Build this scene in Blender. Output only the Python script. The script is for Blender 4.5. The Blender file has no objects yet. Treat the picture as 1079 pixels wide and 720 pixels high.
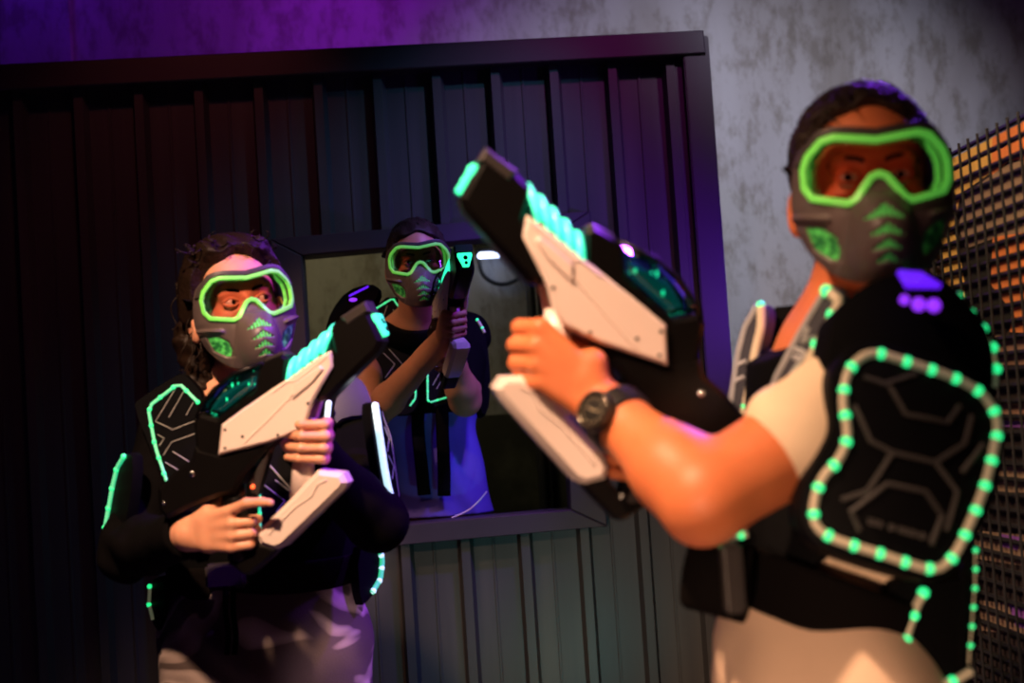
import bpy, bmesh, math, random
import numpy as np
from mathutils import Vector, Matrix, Euler
try:
    import openvdb as vdb
except Exception:
    import pyopenvdb as vdb
random.seed(7)
R = math.radians
S = bpy.context.scene
COL = S.collection

# ------------------------------------------------------------------ camera
F = 1500.0
CZ = 1.32
CAM = Vector((0, 0, CZ))
YAW, PITCH, ROLL = R(3.0), R(3.0), R(3.7)
fwd = Vector((math.sin(YAW)*math.cos(PITCH), math.cos(YAW)*math.cos(PITCH), math.sin(PITCH)))
r0 = fwd.cross(Vector((0, 0, 1))).normalized()
u0 = r0.cross(fwd).normalized()
CR = (r0*math.cos(ROLL) - u0*math.sin(ROLL)).normalized()
CU = CR.cross(fwd).normalized()
cam_d = bpy.data.cameras.new('camera')
cam_o = bpy.data.objects.new('camera', cam_d)
COL.objects.link(cam_o)
cam_d.sensor_width = 36
cam_d.lens = 36*F/1079
cam_d.clip_start = 0.05
mw = Matrix((( CR.x, CU.x, -fwd.x, CAM.x), (CR.y, CU.y, -fwd.y, CAM.y), (CR.z, CU.z, -fwd.z, CAM.z), (0, 0, 0, 1)))
cam_o.matrix_world = mw
S.camera = cam_o
cam_d.dof.use_dof = True
cam_d.dof.focus_distance = 3.3
cam_d.dof.aperture_fstop = 3.1
S.view_settings.view_transform = 'Standard'
S.view_settings.look = 'None'
S.view_settings.gamma = 1
S.view_settings.exposure = 0.0
S.view_settings.use_curve_mapping = False


def ray(px, py):
    return (fwd + CR*((px-539.5)/F) - CU*((py-360)/F))


def P(px, py, y):
    d = ray(px, py)
    return CAM + d*(y/d.y)


def on_plane(px, py, pt, n):
    d = ray(px, py)
    return CAM + d*((pt-CAM).dot(n)/d.dot(n))


# ------------------------------------------------------------------ materials
def mat(name, col, rough=.5, metal=0, emis=None, es=0, spec=.5, noise=0, nscale=20, bump=0, bscale=200, coat=0, sss=0, sheen=0):
    m = bpy.data.materials.new(name)
    m.use_nodes = True
    nt = m.node_tree
    b = nt.nodes['Principled BSDF']
    b.inputs['Base Color'].default_value = (*col, 1)
    b.inputs['Roughness'].default_value = rough
    b.inputs['Metallic'].default_value = metal
    b.inputs['Specular IOR Level'].default_value = spec
    b.inputs['Coat Weight'].default_value = coat
    b.inputs['Sheen Weight'].default_value = sheen
    if sss:
        b.inputs['Subsurface Weight'].default_value = sss
        b.inputs['Subsurface Radius'].default_value = (.01, .004, .002)
    if emis:
        b.inputs['Emission Color'].default_value = (*emis, 1)
        b.inputs['Emission Strength'].default_value = es
    tc = nt.nodes.new('ShaderNodeTexCoord')
    n = nt.nodes.new('ShaderNodeTexNoise')
    n.inputs['Scale'].default_value = nscale
    n.inputs['Detail'].default_value = 5
    nt.links.new(tc.outputs['Object'], n.inputs['Vector'])
    if noise:
        mx = nt.nodes.new('ShaderNodeMix')
        mx.data_type = 'RGBA'
        mx.inputs[6].default_value = (*[c*(1-noise) for c in col], 1)
        mx.inputs[7].default_value = (*[min(1, c*(1+noise)) for c in col], 1)
        nt.links.new(n.outputs['Fac'], mx.inputs[0])
        nt.links.new(mx.outputs[2], b.inputs['Base Color'])
    if bump:
        n2 = nt.nodes.new('ShaderNodeTexNoise')
        n2.inputs['Scale'].default_value = bscale
        n2.inputs['Detail'].default_value = 3
        nt.links.new(tc.outputs['Object'], n2.inputs['Vector'])
        bp = nt.nodes.new('ShaderNodeBump')
        bp.inputs['Strength'].default_value = bump
        bp.inputs['Distance'].default_value = .002
        nt.links.new(n2.outputs['Fac'], bp.inputs['Height'])
        nt.links.new(bp.outputs['Normal'], b.inputs['Normal'])
    return m


def ramp_mat(name, stops, scale, rough=.8, detail=6, stretch=(1, 1, 1), bump=.2, bscale=60, distort=0, const=False):
    m = bpy.data.materials.new(name)
    m.use_nodes = True
    nt = m.node_tree
    b = nt.nodes['Principled BSDF']
    b.inputs['Roughness'].default_value = rough
    tc = nt.nodes.new('ShaderNodeTexCoord')
    mp = nt.nodes.new('ShaderNodeMapping')
    mp.inputs['Scale'].default_value = stretch
    nt.links.new(tc.outputs['Object'], mp.inputs['Vector'])
    n = nt.nodes.new('ShaderNodeTexNoise')
    n.inputs['Scale'].default_value = scale
    n.inputs['Detail'].default_value = detail
    n.inputs['Distortion'].default_value = distort
    nt.links.new(mp.outputs['Vector'], n.inputs['Vector'])
    cr = nt.nodes.new('ShaderNodeValToRGB')
    if const:
        cr.color_ramp.interpolation = 'CONSTANT'
    el = cr.color_ramp.elements
    while len(el) < len(stops):
        el.new(.5)
    for e, (p, c) in zip(el, stops):
        e.position = p
        e.color = (*c, 1)
    nt.links.new(n.outputs['Fac'], cr.inputs['Fac'])
    nt.links.new(cr.outputs['Color'], b.inputs['Base Color'])
    n2 = nt.nodes.new('ShaderNodeTexNoise')
    n2.inputs['Scale'].default_value = bscale
    n2.inputs['Detail'].default_value = 6
    nt.links.new(tc.outputs['Object'], n2.inputs['Vector'])
    bp = nt.nodes.new('ShaderNodeBump')
    bp.inputs['Strength'].default_value = bump
    bp.inputs['Distance'].default_value = .004
    nt.links.new(n2.outputs['Fac'], bp.inputs['Height'])
    nt.links.new(bp.outputs['Normal'], b.inputs['Normal'])
    return m


M = {}
M['skin_a'] = mat('skin_tan', (.66, .19, .07), .5, noise=.12, nscale=25, bump=.15, bscale=400, sss=.15)
M['skin_b'] = mat('skin_light', (.76, .36, .22), .45, noise=.08, nscale=30, sss=.15)
M['skin_c'] = mat('skin_brown', (.52, .23, .12), .5, noise=.12, nscale=25, sss=.1)
M['black_cloth'] = mat('black_cloth', (.0035, .003, .0035), .9, noise=.3, nscale=60, bump=.3, bscale=500, spec=.04)
M['vest'] = mat('black_vest_fabric', (.003, .003, .0035), .75, noise=.3, nscale=80, bump=.3, bscale=600, spec=.04)
M['panel'] = mat('black_vest_plate', (.004, .004, .005), .5, noise=.2, nscale=60, spec=.05)
M['strap'] = mat('black_webbing', (.004, .003, .003), .8, noise=.2, nscale=120, bump=.4, bscale=700, spec=.05)
M['line'] = mat('pale_printed_line', (.42, .40, .40), .6, noise=.05, nscale=60)
M['dimline'] = mat('dark_grey_line', (.05, .045, .045), .6, noise=.05, nscale=60)
M['edge'] = mat('grey_edge_piping', (.40, .41, .44), .45, noise=.08, nscale=60)
M['slate'] = mat('slate_plastic', (.035, .036, .050), .5, noise=.15, nscale=40)
M['cream'] = mat('cream_tshirt', (.80, .62, .44), .85, noise=.06, nscale=40, bump=.2, bscale=300, spec=.2)
M['beige'] = mat('beige_shorts', (.72, .52, .38), .85, noise=.1, nscale=15, bump=.2, bscale=300, spec=.2)
M['camo'] = ramp_mat('camouflage_cotton', [(0, (.05, .036, .034)), (.46, (.06, .042, .04)), (.475, (.17, .13, .12)), (.56, (.40, .32, .30)), (.575, (.10, .075, .07))], 5.0, .9, 2, (1, 1, 1.6), .3, 300, 1.0)
M['navy'] = mat('navy_sports_shirt', (.12, .09, .50), .7, noise=.12, nscale=30, bump=.2, bscale=400, spec=.3)
M['navy_trim'] = mat('lilac_piping', (.75, .7, .9), .6)
M['denim'] = mat('dark_trousers', (.02, .02, .03), .85, noise=.2)
M['hair'] = mat('black_hair', (.022, .013, .009), .5, noise=.4, nscale=60, bump=.9, bscale=160, spec=.3)
M['hair_b'] = mat('dark_brown_hair', (.014, .007, .004), .5, noise=.5, nscale=50, bump=1, bscale=140, spec=.22)
M['shoe'] = mat('grey_shoe', (.12, .12, .13), .6, noise=.2)
M['sole'] = mat('white_sole', (.6, .6, .58), .6, noise=.05)
M['mask'] = mat('taupe_mask_plastic', (.105, .078, .076), .42, noise=.1, nscale=15)
M['mask_dark'] = mat('dark_mask_band', (.05, .042, .040), .45, noise=.1)
M['foam'] = mat('black_foam', (.008, .008, .008), .9)
M['green'] = mat('lime_green_rubber_glow', (.22, .85, .13), .38, emis=(.16, .90, .10), es=.26, noise=.04, nscale=30)  # weak emission added for vividness; the rubber itself is no light
M['green_mesh'] = ramp_mat('green_vent_mesh', [(0, (.0, .05, .012)), (.42, (.02, .25, .06)), (.55, (.12, .85, .18))], 70, .5, 2, (1, 1, 1), .6, 120)
M['green_slat'] = mat('green_vent_slats', (.10, .70, .14), .5, emis=(.1, .8, .15), es=.05, noise=.25, nscale=120)  # slight glow put into the slat colour
M['gun_black'] = mat('glossy_black_gun_plastic', (.0035, .003, .003), .3, noise=.2, nscale=30, spec=.22)
M['gun_grey'] = mat('charcoal_gun_plastic', (.035, .030, .030), .3, noise=.15, nscale=30)
M['gun_white'] = mat('white_gun_shell', (.80, .66, .60), .34, noise=.03, nscale=10, coat=.2)
M['gun_groove'] = mat('shell_groove', (.50, .40, .34), .5, noise=.03)
M['steel'] = mat('chrome', (.8, .8, .8), .2, metal=1, noise=.05)
M['coil'] = mat('mint_light_band', (.1, .9, .6), .3, emis=(.03, .95, .48), es=1.4, noise=.05)
M['mint'] = mat('mint_led', (.1, .9, .6), .3, emis=(.03, 1.0, .42), es=1.6, noise=.05)
M['led_green'] = mat('green_led', (.1, .9, .4), .3, emis=(.02, .95, .28), es=1.1, noise=.05)
M['led_white'] = mat('white_led', (.8, .9, .9), .3, emis=(.55, .85, 1.0), es=1.2, noise=.05)
M['strip'] = mat('milky_led_tube', (.62, .50, .36), .4, emis=(.55, .62, .35), es=.10, noise=.06, nscale=60)
M['strip_green'] = mat('green_led_tube', (.25, .65, .42), .4, emis=(.04, .85, .35), es=.7, noise=.06, nscale=60)
M['violet'] = mat('violet_reflection_glow', (.06, .02, .35), .3, emis=(.14, .01, 1.0), es=1.0, noise=.05)  # violet light reflected by the bars, given as emission
M['violet_hot'] = mat('violet_reflection_dot', (.10, .03, .4), .3, emis=(.30, .03, 1.0), es=1.2, noise=.05)  # violet reflection on the dots, given as emission
M['red_led'] = mat('red_led', (.9, .1, .05), .3, emis=(1, .1, .02), es=3, noise=.05)
M['cyan_screen'] = mat('teal_display', (.01, .05, .06), .25, emis=(.0, .35, .30), es=.12, noise=.4, nscale=60)
M['eye'] = mat('eyeball', (.75, .68, .64), .2, noise=.04)
M['iris'] = mat('dark_iris', (.02, .012, .01), .12, noise=.1)
M['lid'] = M['skin_a']
M['watch'] = mat('black_watch_rubber', (.012, .011, .010), .4, noise=.2)
M['watch_metal'] = mat('dark_watch_bezel', (.10, .08, .06), .25, metal=.8, noise=.15)
M['watch_mark'] = mat('watch_markings', (.5, .42, .28), .4, noise=.1)
M['ring'] = mat('dark_tattoo_ring', (.05, .04, .04), .4, noise=.1)
M['cable'] = mat('black_cable', (.01, .01, .012), .5)
M['lamp_on'] = mat('lamp_diffuser', (.9, .9, 1), .4, emis=(.55, .65, 1.0), es=4, noise=.02)
M['lamp_body'] = mat('lamp_housing', (.04, .04, .05), .5)


def glass(name, tint, gloss=.12, rough=.03):
    m = bpy.data.materials.new(name)
    m.use_nodes = True
    nt = m.node_tree
    nt.nodes.clear()
    out = nt.nodes.new('ShaderNodeOutputMaterial')
    t = nt.nodes.new('ShaderNodeBsdfTransparent')
    t.inputs[0].default_value = (*tint, 1)
    g = nt.nodes.new('ShaderNodeBsdfGlossy')
    g.inputs['Roughness'].default_value = rough
    fr = nt.nodes.new('ShaderNodeFresnel')
    fr.inputs[0].default_value = 1.45
    mx = nt.nodes.new('ShaderNodeMixShader')
    n = nt.nodes.new('ShaderNodeTexNoise')
    n.inputs['Scale'].default_value = 12
    mt = nt.nodes.new('ShaderNodeMath')
    mt.operation = 'MULTIPLY_ADD'
    mt.inputs[1].default_value = .03
    nt.links.new(n.outputs['Fac'], mt.inputs[0])
    nt.links.new(fr.outputs[0], mt.inputs[2])
    nt.links.new(mt.outputs[0], mx.inputs[0])
    nt.links.new(t.outputs[0], mx.inputs[1])
    nt.links.new(g.outputs[0], mx.inputs[2])
    nt.links.new(mx.outputs[0], out.inputs[0])
    return m


M['lens'] = glass('tinted_goggle_lens', (.92, .78, .74))
M['canopy'] = glass('teal_canopy_glass', (.40, .80, .76))

M['concrete'] = ramp_mat('stained_concrete', [(.0, (.10, .095, .085)), (.30, (.30, .28, .25)), (.45, (.42, .41, .40)), (.60, (.50, .50, .50)), (.8, (.62, .62, .62))], 1.5, .9, 12, (1.4, 1, .4), .5, 30, .6)
M['concrete_dark'] = ramp_mat('dark_damp_board', [(.0, (.035, .035, .03)), (.5, (.06, .06, .05)), (.62, (.13, .13, .10))], 3.0, .8, 8, (1, 1, 1), .3, 40)
M['metal_panel'] = ramp_mat('dark_grey_corrugated_steel', [(0, (.030, .030, .033)), (.5, (.046, .046, .05)), (.75, (.066, .066, .066))], 2.5, .45, 8, (6, 1, .35), .12, 15)
M['metal_frame'] = mat('dark_painted_steel_frame', (.036, .026, .040), .5, noise=.2, nscale=8, bump=.1, bscale=60)
M['floor'] = ramp_mat('dark_concrete_floor', [(0, (.04, .04, .045)), (.6, (.09, .09, .09))], 3, .5, 8)


# concrete: add fine pitting / dark mould patches
def enrich_concrete(m):
    nt = m.node_tree
    b = nt.nodes['Principled BSDF']
    src = b.inputs['Base Color'].links[0].from_socket
    tc = nt.nodes.new('ShaderNodeTexCoord')
    n = nt.nodes.new('ShaderNodeTexNoise')
    n.inputs['Scale'].default_value = 8
    n.inputs['Detail'].default_value = 14
    n.inputs['Roughness'].default_value = .72
    mp = nt.nodes.new('ShaderNodeMapping')
    mp.inputs['Scale'].default_value = (1.2, 1, .55)
    nt.links.new(tc.outputs['Object'], mp.inputs['Vector'])
    nt.links.new(mp.outputs['Vector'], n.inputs['Vector'])
    cr = nt.nodes.new('ShaderNodeValToRGB')
    cr.color_ramp.elements[0].position = .40
    cr.color_ramp.elements[0].color = (.50, .46, .38, 1)
    cr.color_ramp.elements[1].position = .52
    cr.color_ramp.elements[1].color = (1, 1, 1, 1)
    nt.links.new(n.outputs['Fac'], cr.inputs['Fac'])
    mx = nt.nodes.new('ShaderNodeMix')
    mx.data_type = 'RGBA'
    mx.blend_type = 'MULTIPLY'
    mx.inputs[0].default_value = .75
    nt.links.new(src, mx.inputs[6])
    nt.links.new(cr.outputs['Color'], mx.inputs[7])
    nt.links.new(mx.outputs[2], b.inputs['Base Color'])


enrich_concrete(M['concrete'])


# ------------------------------------------------------------------ object helpers
ORG = {}


def empty(name, loc=(0, 0, 0), label=None, cat=None, group=None):
    o = bpy.data.objects.new(name, None)
    COL.objects.link(o)
    o.location = loc
    o.empty_display_size = .1
    ORG[o.name] = Vector(loc)
    tag(o, label, cat, group)
    return o


def tag(o, label=None, cat=None, group=None, kind=None):
    if label: o['label'] = label
    if cat: o['category'] = cat
    if group: o['group'] = group
    if kind: o['kind'] = kind
    return o


def link(name, me, mats, parent=None, world=False, smooth=True, label=None):
    """link a mesh as ONE object; world=True means its vertices are world points"""
    o = bpy.data.objects.new(name, me)
    if not isinstance(mats, (list, tuple)): mats = [mats]
    for m in mats: me.materials.append(m)
    COL.objects.link(o)
    if smooth is True:
        me.polygons.foreach_set('use_smooth', [True]*len(me.polygons))
    elif smooth:
        me.polygons.foreach_set('use_smooth', [True]*len(me.polygons))
        me.set_sharp_from_angle(angle=R(smooth))
    if parent:
        o.parent = parent
        if world:
            org = ORG[root_of(parent).name]
            me.transform(Matrix.Translation(-org))
    if label: o['label'] = label
    return o


def root_of(o):
    while o.parent: o = o.parent
    return o


def np_mesh(verts, quads, tris=None):
    me = bpy.data.meshes.new('m')
    nv, nq = len(verts), len(quads)
    me.vertices.add(nv)
    me.vertices.foreach_set('co', np.asarray(verts, np.float32).ravel())
    me.loops.add(nq*4)
    me.loops.foreach_set('vertex_index', np.asarray(quads, np.int32).ravel())
    me.polygons.add(nq)
    me.polygons.foreach_set('loop_start', np.arange(0, nq*4, 4, dtype=np.int32))
    me.update(calc_edges=True)
    me.validate()
    return me


# ------------------------------------------------------------------ distance fields
class SDF:
    BG = .06

    def __init__(s, lo, hi, v):
        s.lo = np.array(lo, float)
        s.v = v
        n = np.ceil((np.array(hi)-s.lo)/v).astype(int)+1
        s.n = n
        s.A = np.full(tuple(n), s.BG, np.float32)
        s.ax = [(s.lo[i]+np.arange(n[i])*v).astype(np.float32) for i in range(3)]

    def sub(s, lo, hi):
        i0 = np.clip(np.floor((np.array(lo)-s.lo)/s.v).astype(int), 0, s.n)
        i1 = np.clip(np.ceil((np.array(hi)-s.lo)/s.v).astype(int)+1, 0, s.n)
        sl = tuple(slice(a, b) for a, b in zip(i0, i1))
        X = s.ax[0][sl[0]][:, None, None]
        Y = s.ax[1][sl[1]][None, :, None]
        Z = s.ax[2][sl[2]][None, None, :]
        return sl, X, Y, Z

    def union(s, sl, d, k):
        a = s.A[sl]
        if a.size == 0: return
        h = np.clip(.5+.5*(a-d)/k, 0, 1)
        s.A[sl] = d*h+a*(1-h)-k*h*(1-h)

    def cut(s, sl, d, k):        # keep a outside d  (a = max(a,-d))
        a = s.A[sl]
        if a.size == 0: return
        h = np.clip(.5-.5*(a+d)/k, 0, 1)
        s.A[sl] = a*(1-h)+(-d)*h+k*h*(1-h)

    def prim(s, p, inflate=0, op='u'):
        t = p[0]
        k = p[-1]
        if t == 'cap':
            _, a, b, ra, rb, flat, k = p
            a = np.array(a, float); b = np.array(b, float)
            ra = ra+inflate; rb = rb+inflate
            m = max(ra, rb)*(max(1, flat[1]) if flat else 1)+s.BG+k
            sl, X, Y, Z = s.sub(np.minimum(a, b)-m, np.maximum(a, b)+m)
            ba = b-a
            L = max(ba.dot(ba), 1e-9)
            px, py, pz = X-a[0], Y-a[1], Z-a[2]
            h = np.clip((px*ba[0]+py*ba[1]+pz*ba[2])/L, 0, 1)
            dx, dy, dz = px-h*ba[0], py-h*ba[1], pz-h*ba[2]
            d2 = dx*dx+dy*dy+dz*dz
            if flat:
                f = np.array(flat[0], float); f /= np.linalg.norm(f)
                c = dx*f[0]+dy*f[1]+dz*f[2]
                d2 = d2-c*c+(c/flat[1])**2
            d = np.sqrt(np.maximum(d2, 0))-(ra+(rb-ra)*h)
            if flat: d = d*min(1, flat[1]**.5)
        else:
            _, c, r, Rm, k = p
            c = np.array(c, float)
            r = np.array(r, float)+inflate
            m = max(r)+s.BG+k
            sl, X, Y, Z = s.sub(c-m, c+m)
            Rm = np.array(Rm) if Rm is not None else np.eye(3)
            px, py, pz = X-c[0], Y-c[1], Z-c[2]
            q = [px*Rm[0, i]+py*Rm[1, i]+pz*Rm[2, i] for i in range(3)]
            k0 = np.sqrt(sum((q[i]/r[i])**2 for i in range(3)))
            k1 = np.sqrt(sum((q[i]/r[i]**2)**2 for i in range(3)))
            d = np.where(k1 > 1e-6, k0*(k0-1)/np.maximum(k1, 1e-6), -min(r))
        if op == 'u': s.union(sl, d.astype(np.float32), k)
        else: s.cut(sl, d.astype(np.float32), k)

    def full(s):
        return s.ax[0][:, None, None], s.ax[1][None, :, None], s.ax[2][None, None, :]

    def inter(s, d):
        s.A = np.maximum(s.A, d.astype(np.float32))

    def half(s, pt, n):
        """keep the side n points AWAY from"""
        X, Y, Z = s.full()
        n = Vector(n).normalized()
        s.inter((X-pt[0])*n[0]+(Y-pt[1])*n[1]+(Z-pt[2])*n[2])

    def mesh(s):
        s.A[0] = s.A[-1] = s.BG
        s.A[:, 0] = s.A[:, -1] = s.BG
        s.A[:, :, 0] = s.A[:, :, -1] = s.BG
        g = vdb.FloatGrid(float(s.BG))
        g.copyFromArray(np.ascontiguousarray(s.A))
        pts, quads = g.convertToQuads(0.0)
        pts = np.array(pts)*s.v+s.lo
        quads = np.array(quads)[:, ::-1]
        return np_mesh(pts, quads)


def bounds(prims, m=.05):
    lo = np.full(3, 1e9); hi = -lo
    for p in prims:
        if p[0] == 'cap':
            r = max(p[3], p[4])*(max(1, p[5][1]) if p[5] else 1)
            for q in (p[1], p[2]):
                lo = np.minimum(lo, np.array(q)-r); hi = np.maximum(hi, np.array(q)+r)
        else:
            r = max(p[2])
            lo = np.minimum(lo, np.array(p[1])-r); hi = np.maximum(hi, np.array(p[1])+r)
    return lo-m, hi+m


def cap(a, b, ra, rb, k=.02, flat=None): return ('cap', tuple(a), tuple(b), ra, rb, flat, k)
def ell(c, r, Rm=None, k=.02): return ('ell', tuple(c), tuple(r), Rm, k)


# ------------------------------------------------------------------ polygon helpers
def chaikin(pts, n=2, closed=True, q=.25):
    pts = [Vector(p) for p in pts]
    for _ in range(n):
        out = []
        N = len(pts)
        rng = range(N) if closed else range(N-1)
        if not closed: out.append(pts[0])
        for i in rng:
            a, b = pts[i], pts[(i+1) % N]
            out += [a*(1-q)+b*q, a*q+b*(1-q)]
        if not closed: out.append(pts[-1])
        pts = out
    return pts


def inset2(poly, c):
    """offset closed 2D polygon inward by c"""
    N = len(poly)
    A = sum(poly[i][0]*poly[(i+1) % N][1]-poly[(i+1) % N][0]*poly[i][1] for i in range(N))
    sg = 1 if A > 0 else -1
    out = []
    for i in range(N):
        p0, p1, p2 = Vector(poly[i-1]), Vector(poly[i]), Vector(poly[(i+1) % N])
        e1 = (p1-p0).normalized(); e2 = (p2-p1).normalized()
        n1 = Vector((-e1.y, e1.x))*sg; n2 = Vector((-e2.y, e2.x))*sg
        b = n1+n2
        if b.length < 1e-5: b = n1
        b.normalize()
        q = max(.45, b.dot(n1))
        out.append(p1+b*(c/q))
    return out


def prism(bm, poly, w0, w1, bev=.003, fr=None, mi=0):
    """extrude 2D polygon between w0<w1 with bevelled rims. fr maps (u,v,w)->Vector"""
    fr = fr or (lambda u, v, w: Vector((u, v, w)))
    poly = [Vector((p[0], p[1])) for p in poly]
    ins = inset2(poly, bev)
    rings = [(ins, w0), (poly, w0+bev), (poly, w1-bev), (ins, w1)]
    vs = [[bm.verts.new(fr(p.x, p.y, w)) for p in pl] for pl, w in rings]
    N = len(poly)
    fs = []
    for a, b in zip(vs, vs[1:]):
        for i in range(N):
            fs.append(bm.faces.new((a[i], a[(i+1) % N], b[(i+1) % N], b[i])))
    fs.append(bm.faces.new(vs[0][::-1])); fs.append(bm.faces.new(vs[-1]))
    for f in fs: f.material_index = mi
    return fs


def tube(bm, pts, r, seg=8, closed=False, mi=0, flat=None):
    pts = [Vector(p) for p in pts]
    N = len(pts)
    rings = []
    prev = None
    for i, p in enumerate(pts):
        if closed: t = (pts[(i+1) % N]-pts[i-1])
        else: t = pts[min(i+1, N-1)]-pts[max(i-1, 0)]
        if t.length < 1e-9: t = Vector((0, 0, 1))
        t.normalize()
        if flat is not None:
            a = flat - t*flat.dot(t); a.normalize()
        elif prev is None:
            a = t.orthogonal().normalized()
        else:
            a = (prev-t*prev.dot(t))
            a = a.normalized() if a.length > 1e-6 else t.orthogonal().normalized()
        prev = a
        b = t.cross(a)
        rr = r[i] if isinstance(r, (list, tuple)) and len(r) == N else r
        ra, rb = (rr if isinstance(rr, tuple) else (rr, rr))
        rings.append([bm.verts.new(p+a*ra*math.cos(2*math.pi*k/seg)+b*rb*math.sin(2*math.pi*k/seg)) for k in range(seg)])
    n = N if closed else N-1
    for i in range(n):
        A, B = rings[i], rings[(i+1) % N]
        for k in range(seg):
            f = bm.faces.new((A[k], A[(k+1) % seg], B[(k+1) % seg], B[k]))
            f.material_index = mi
    if not closed:
        f = bm.faces.new(rings[0][::-1]); f.material_index = mi
        f = bm.faces.new(rings[-1]); f.material_index = mi


def ball(bm, c, r, mi=0, seg=10, M4=None):
    ret = bmesh.ops.create_uvsphere(bm, u_segments=seg, v_segments=max(6, seg-2), radius=1)
    sc = Matrix.Diagonal((*(r if isinstance(r, tuple) else (r, r, r)), 1))
    Mx = Matrix.Translation(c) @ (M4 or Matrix.Identity(4)) @ sc
    bmesh.ops.transform(bm, matrix=Mx, verts=ret['verts'])
    for v in ret['verts']:
        for f in v.link_faces: f.material_index = mi


def box(bm, lo, hi, mi=0, bev=0, Mx=None):
    lo, hi = Vector(lo), Vector(hi)
    c = (lo+hi)/2; d = hi-lo
    ret = bmesh.ops.create_cube(bm, size=1)
    bmesh.ops.transform(bm, matrix=(Mx or Matrix.Identity(4)) @ Matrix.Translation(c) @ Matrix.Diagonal((*d, 1)), verts=ret['verts'])
    for v in ret['verts']:
        for f in v.link_faces: f.material_index = mi
    if bev:
        es = list({e for v in ret['verts'] for e in v.link_edges})
        r2 = bmesh.ops.bevel(bm, geom=es, offset=bev, segments=2, affect='EDGES')
        for f in r2['faces']: f.material_index = mi


def cyl(bm, a, b, r, seg=20, mi=0):
    a, b = Vector(a), Vector(b)
    tube(bm, [a, a+(b-a)*.04, b-(b-a)*.04, b], [r*.9, r, r, r*.9], seg, mi=mi)


def fin(bm):
    bmesh.ops.recalc_face_normals(bm, faces=bm.faces)
    me = bpy.data.meshes.new('m')
    bm.to_mesh(me)
    bm.free()
    return me


def resample(pts, step, closed=False):
    pts = [Vector(p) for p in pts]
    if closed: pts = pts+[pts[0]]
    out = [pts[0].copy()]
    acc = 0
    for a, b in zip(pts, pts[1:]):
        L = (b-a).length
        d = step-acc
        while d <= L:
            out.append(a+(b-a)*(d/L)); d += step
        acc = L-(d-step)
    return out


# ================================================================== THE ROOM
def structure(name, me, m, parent=None, smooth=False):
    o = link(name, me, m, parent, smooth=smooth)
    if parent is None: o['kind'] = 'structure'
    return o


def box_me(lo, hi, bev=0):
    bm = bmesh.new(); box(bm, lo, hi, bev=bev); return fin(bm)


YB = 6.0      # concrete back wall
YP = 4.36     # corrugated container front
structure('floor', box_me((-3, -1.6, -.1), (3.2, YB, 0)), M['floor'])
structure('ceiling', box_me((-3, -1.6, 3.6), (3.2, YB, 3.7)), M['floor'])
structure('wall_back', box_me((-3, YB, 0), (3.2, YB+.15, 3.6)), M['concrete'])
xj = P(76, 20, YB).x
structure('wall_pilaster', box_me((-3, YB-.05, 0), (xj, YB, 3.6)), M['concrete'])
structure('wall_left', box_me((-3.1, -1.6, 0), (-3, YB, 3.6)), M['floor'])
structure('wall_right', box_me((3.2, -1.6, 0), (3.3, YB, 3.6)), M['concrete'])
structure('wall_front', box_me((-3, -1.7, 0), (3.2, -1.6, 3.6)), M['floor'])

# --- corrugated container front with a window hole
hx0, hx1 = P(306, 400, YP).x, P(610, 400, YP).x
hz0, hz1 = P(460, 556, YP).z, P(460, 250, YP).z
ztop = P(500, 45, YP).z
xr = P(744, 60, YP).x
x17 = P(21, 90, YP).x
pitch = (P(641, 90, YP).x-P(17, 90, YP).x)/10
prof = []      # (x, depth toward camera)
for k in range(-9, 12):
    x = x17+k*pitch
    if x > xr-.12: break
    prof += [(x-.024, 0), (x-.014, .036), (x+.012, .036), (x+.024, 0), (x+pitch*.44, 0), (x+pitch*.45, .004), (x+pitch*.48, .004), (x+pitch*.49, 0)]
prof = [p for p in prof if p[0] < xr-.03]
prof.append((xr-.02, 0))
# insert hole limits
def ins(xs):
    for i in range(len(prof)-1):
        a, b = prof[i], prof[i+1]
        if a[0] < xs < b[0]:
            t = (xs-a[0])/(b[0]-a[0])
            prof.insert(i+1, (xs, a[1]+(b[1]-a[1])*t)); return
ins(hx0); ins(hx1)
bm = bmesh.new()
T = .012
for a, b in zip(prof, prof[1:]):
    spans = [(0, ztop-.02)]
    if a[0] >= hx0-1e-5 and b[0] <= hx1+1e-5: spans = [(0, hz0), (hz1, ztop-.02)]
    for z0, z1 in spans:
        q = [bm.verts.new((x, YP-d+o, z)) for o in (0, T) for x, d, z in ((a[0], a[1], z0), (b[0], b[1], z0), (b[0], b[1], z1), (a[0], a[1], z1))]
        bm.faces.new(q[:4]); bm.faces.new(q[4:][::-1])
        for i in range(4): bm.faces.new((q[i], q[(i+1) % 4], q[4+(i+1) % 4], q[4+i]))
bmesh.ops.remove_doubles(bm, verts=bm.verts, dist=1e-5)
structure('wall_container', fin(bm), M['metal_panel'])


def px_prism(name, pts, y0, y1, m, bev=.004, kind='structure', parent=None):
    """polygon given as pixels standing on the plane y=y0, extruded back to y1"""
    bm = bmesh.new()
    pl = [(P(x, y, y0).x, P(x, y, y0).z) for x, y in pts]
    prism(bm, pl, y0, y1, bev, lambda u, v, w: Vector((u, w, v)))
    o = link(name, fin(bm), m, parent, smooth=False)
    if parent is None and kind: o['kind'] = kind
    return o


px_prism('trim_1', [(-320, 83), (741.5, 31.5), (744, 56), (-320, 112)], YP-.07, YP+.05, M['metal_frame'])          # top beam
xl_ = P(715, 100, YP).x
bm = bmesh.new()
box(bm, (xr-.082, YP-.06, 0), (xr, YP+.05, ztop-.03), bev=.004)
box(bm, (xr-.118, YP-.03, 0), (xr-.0822, YP+.02, ztop-.04), bev=.003)
structure('trim_2', fin(bm), M['metal_frame'])                                                              # right post
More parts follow.
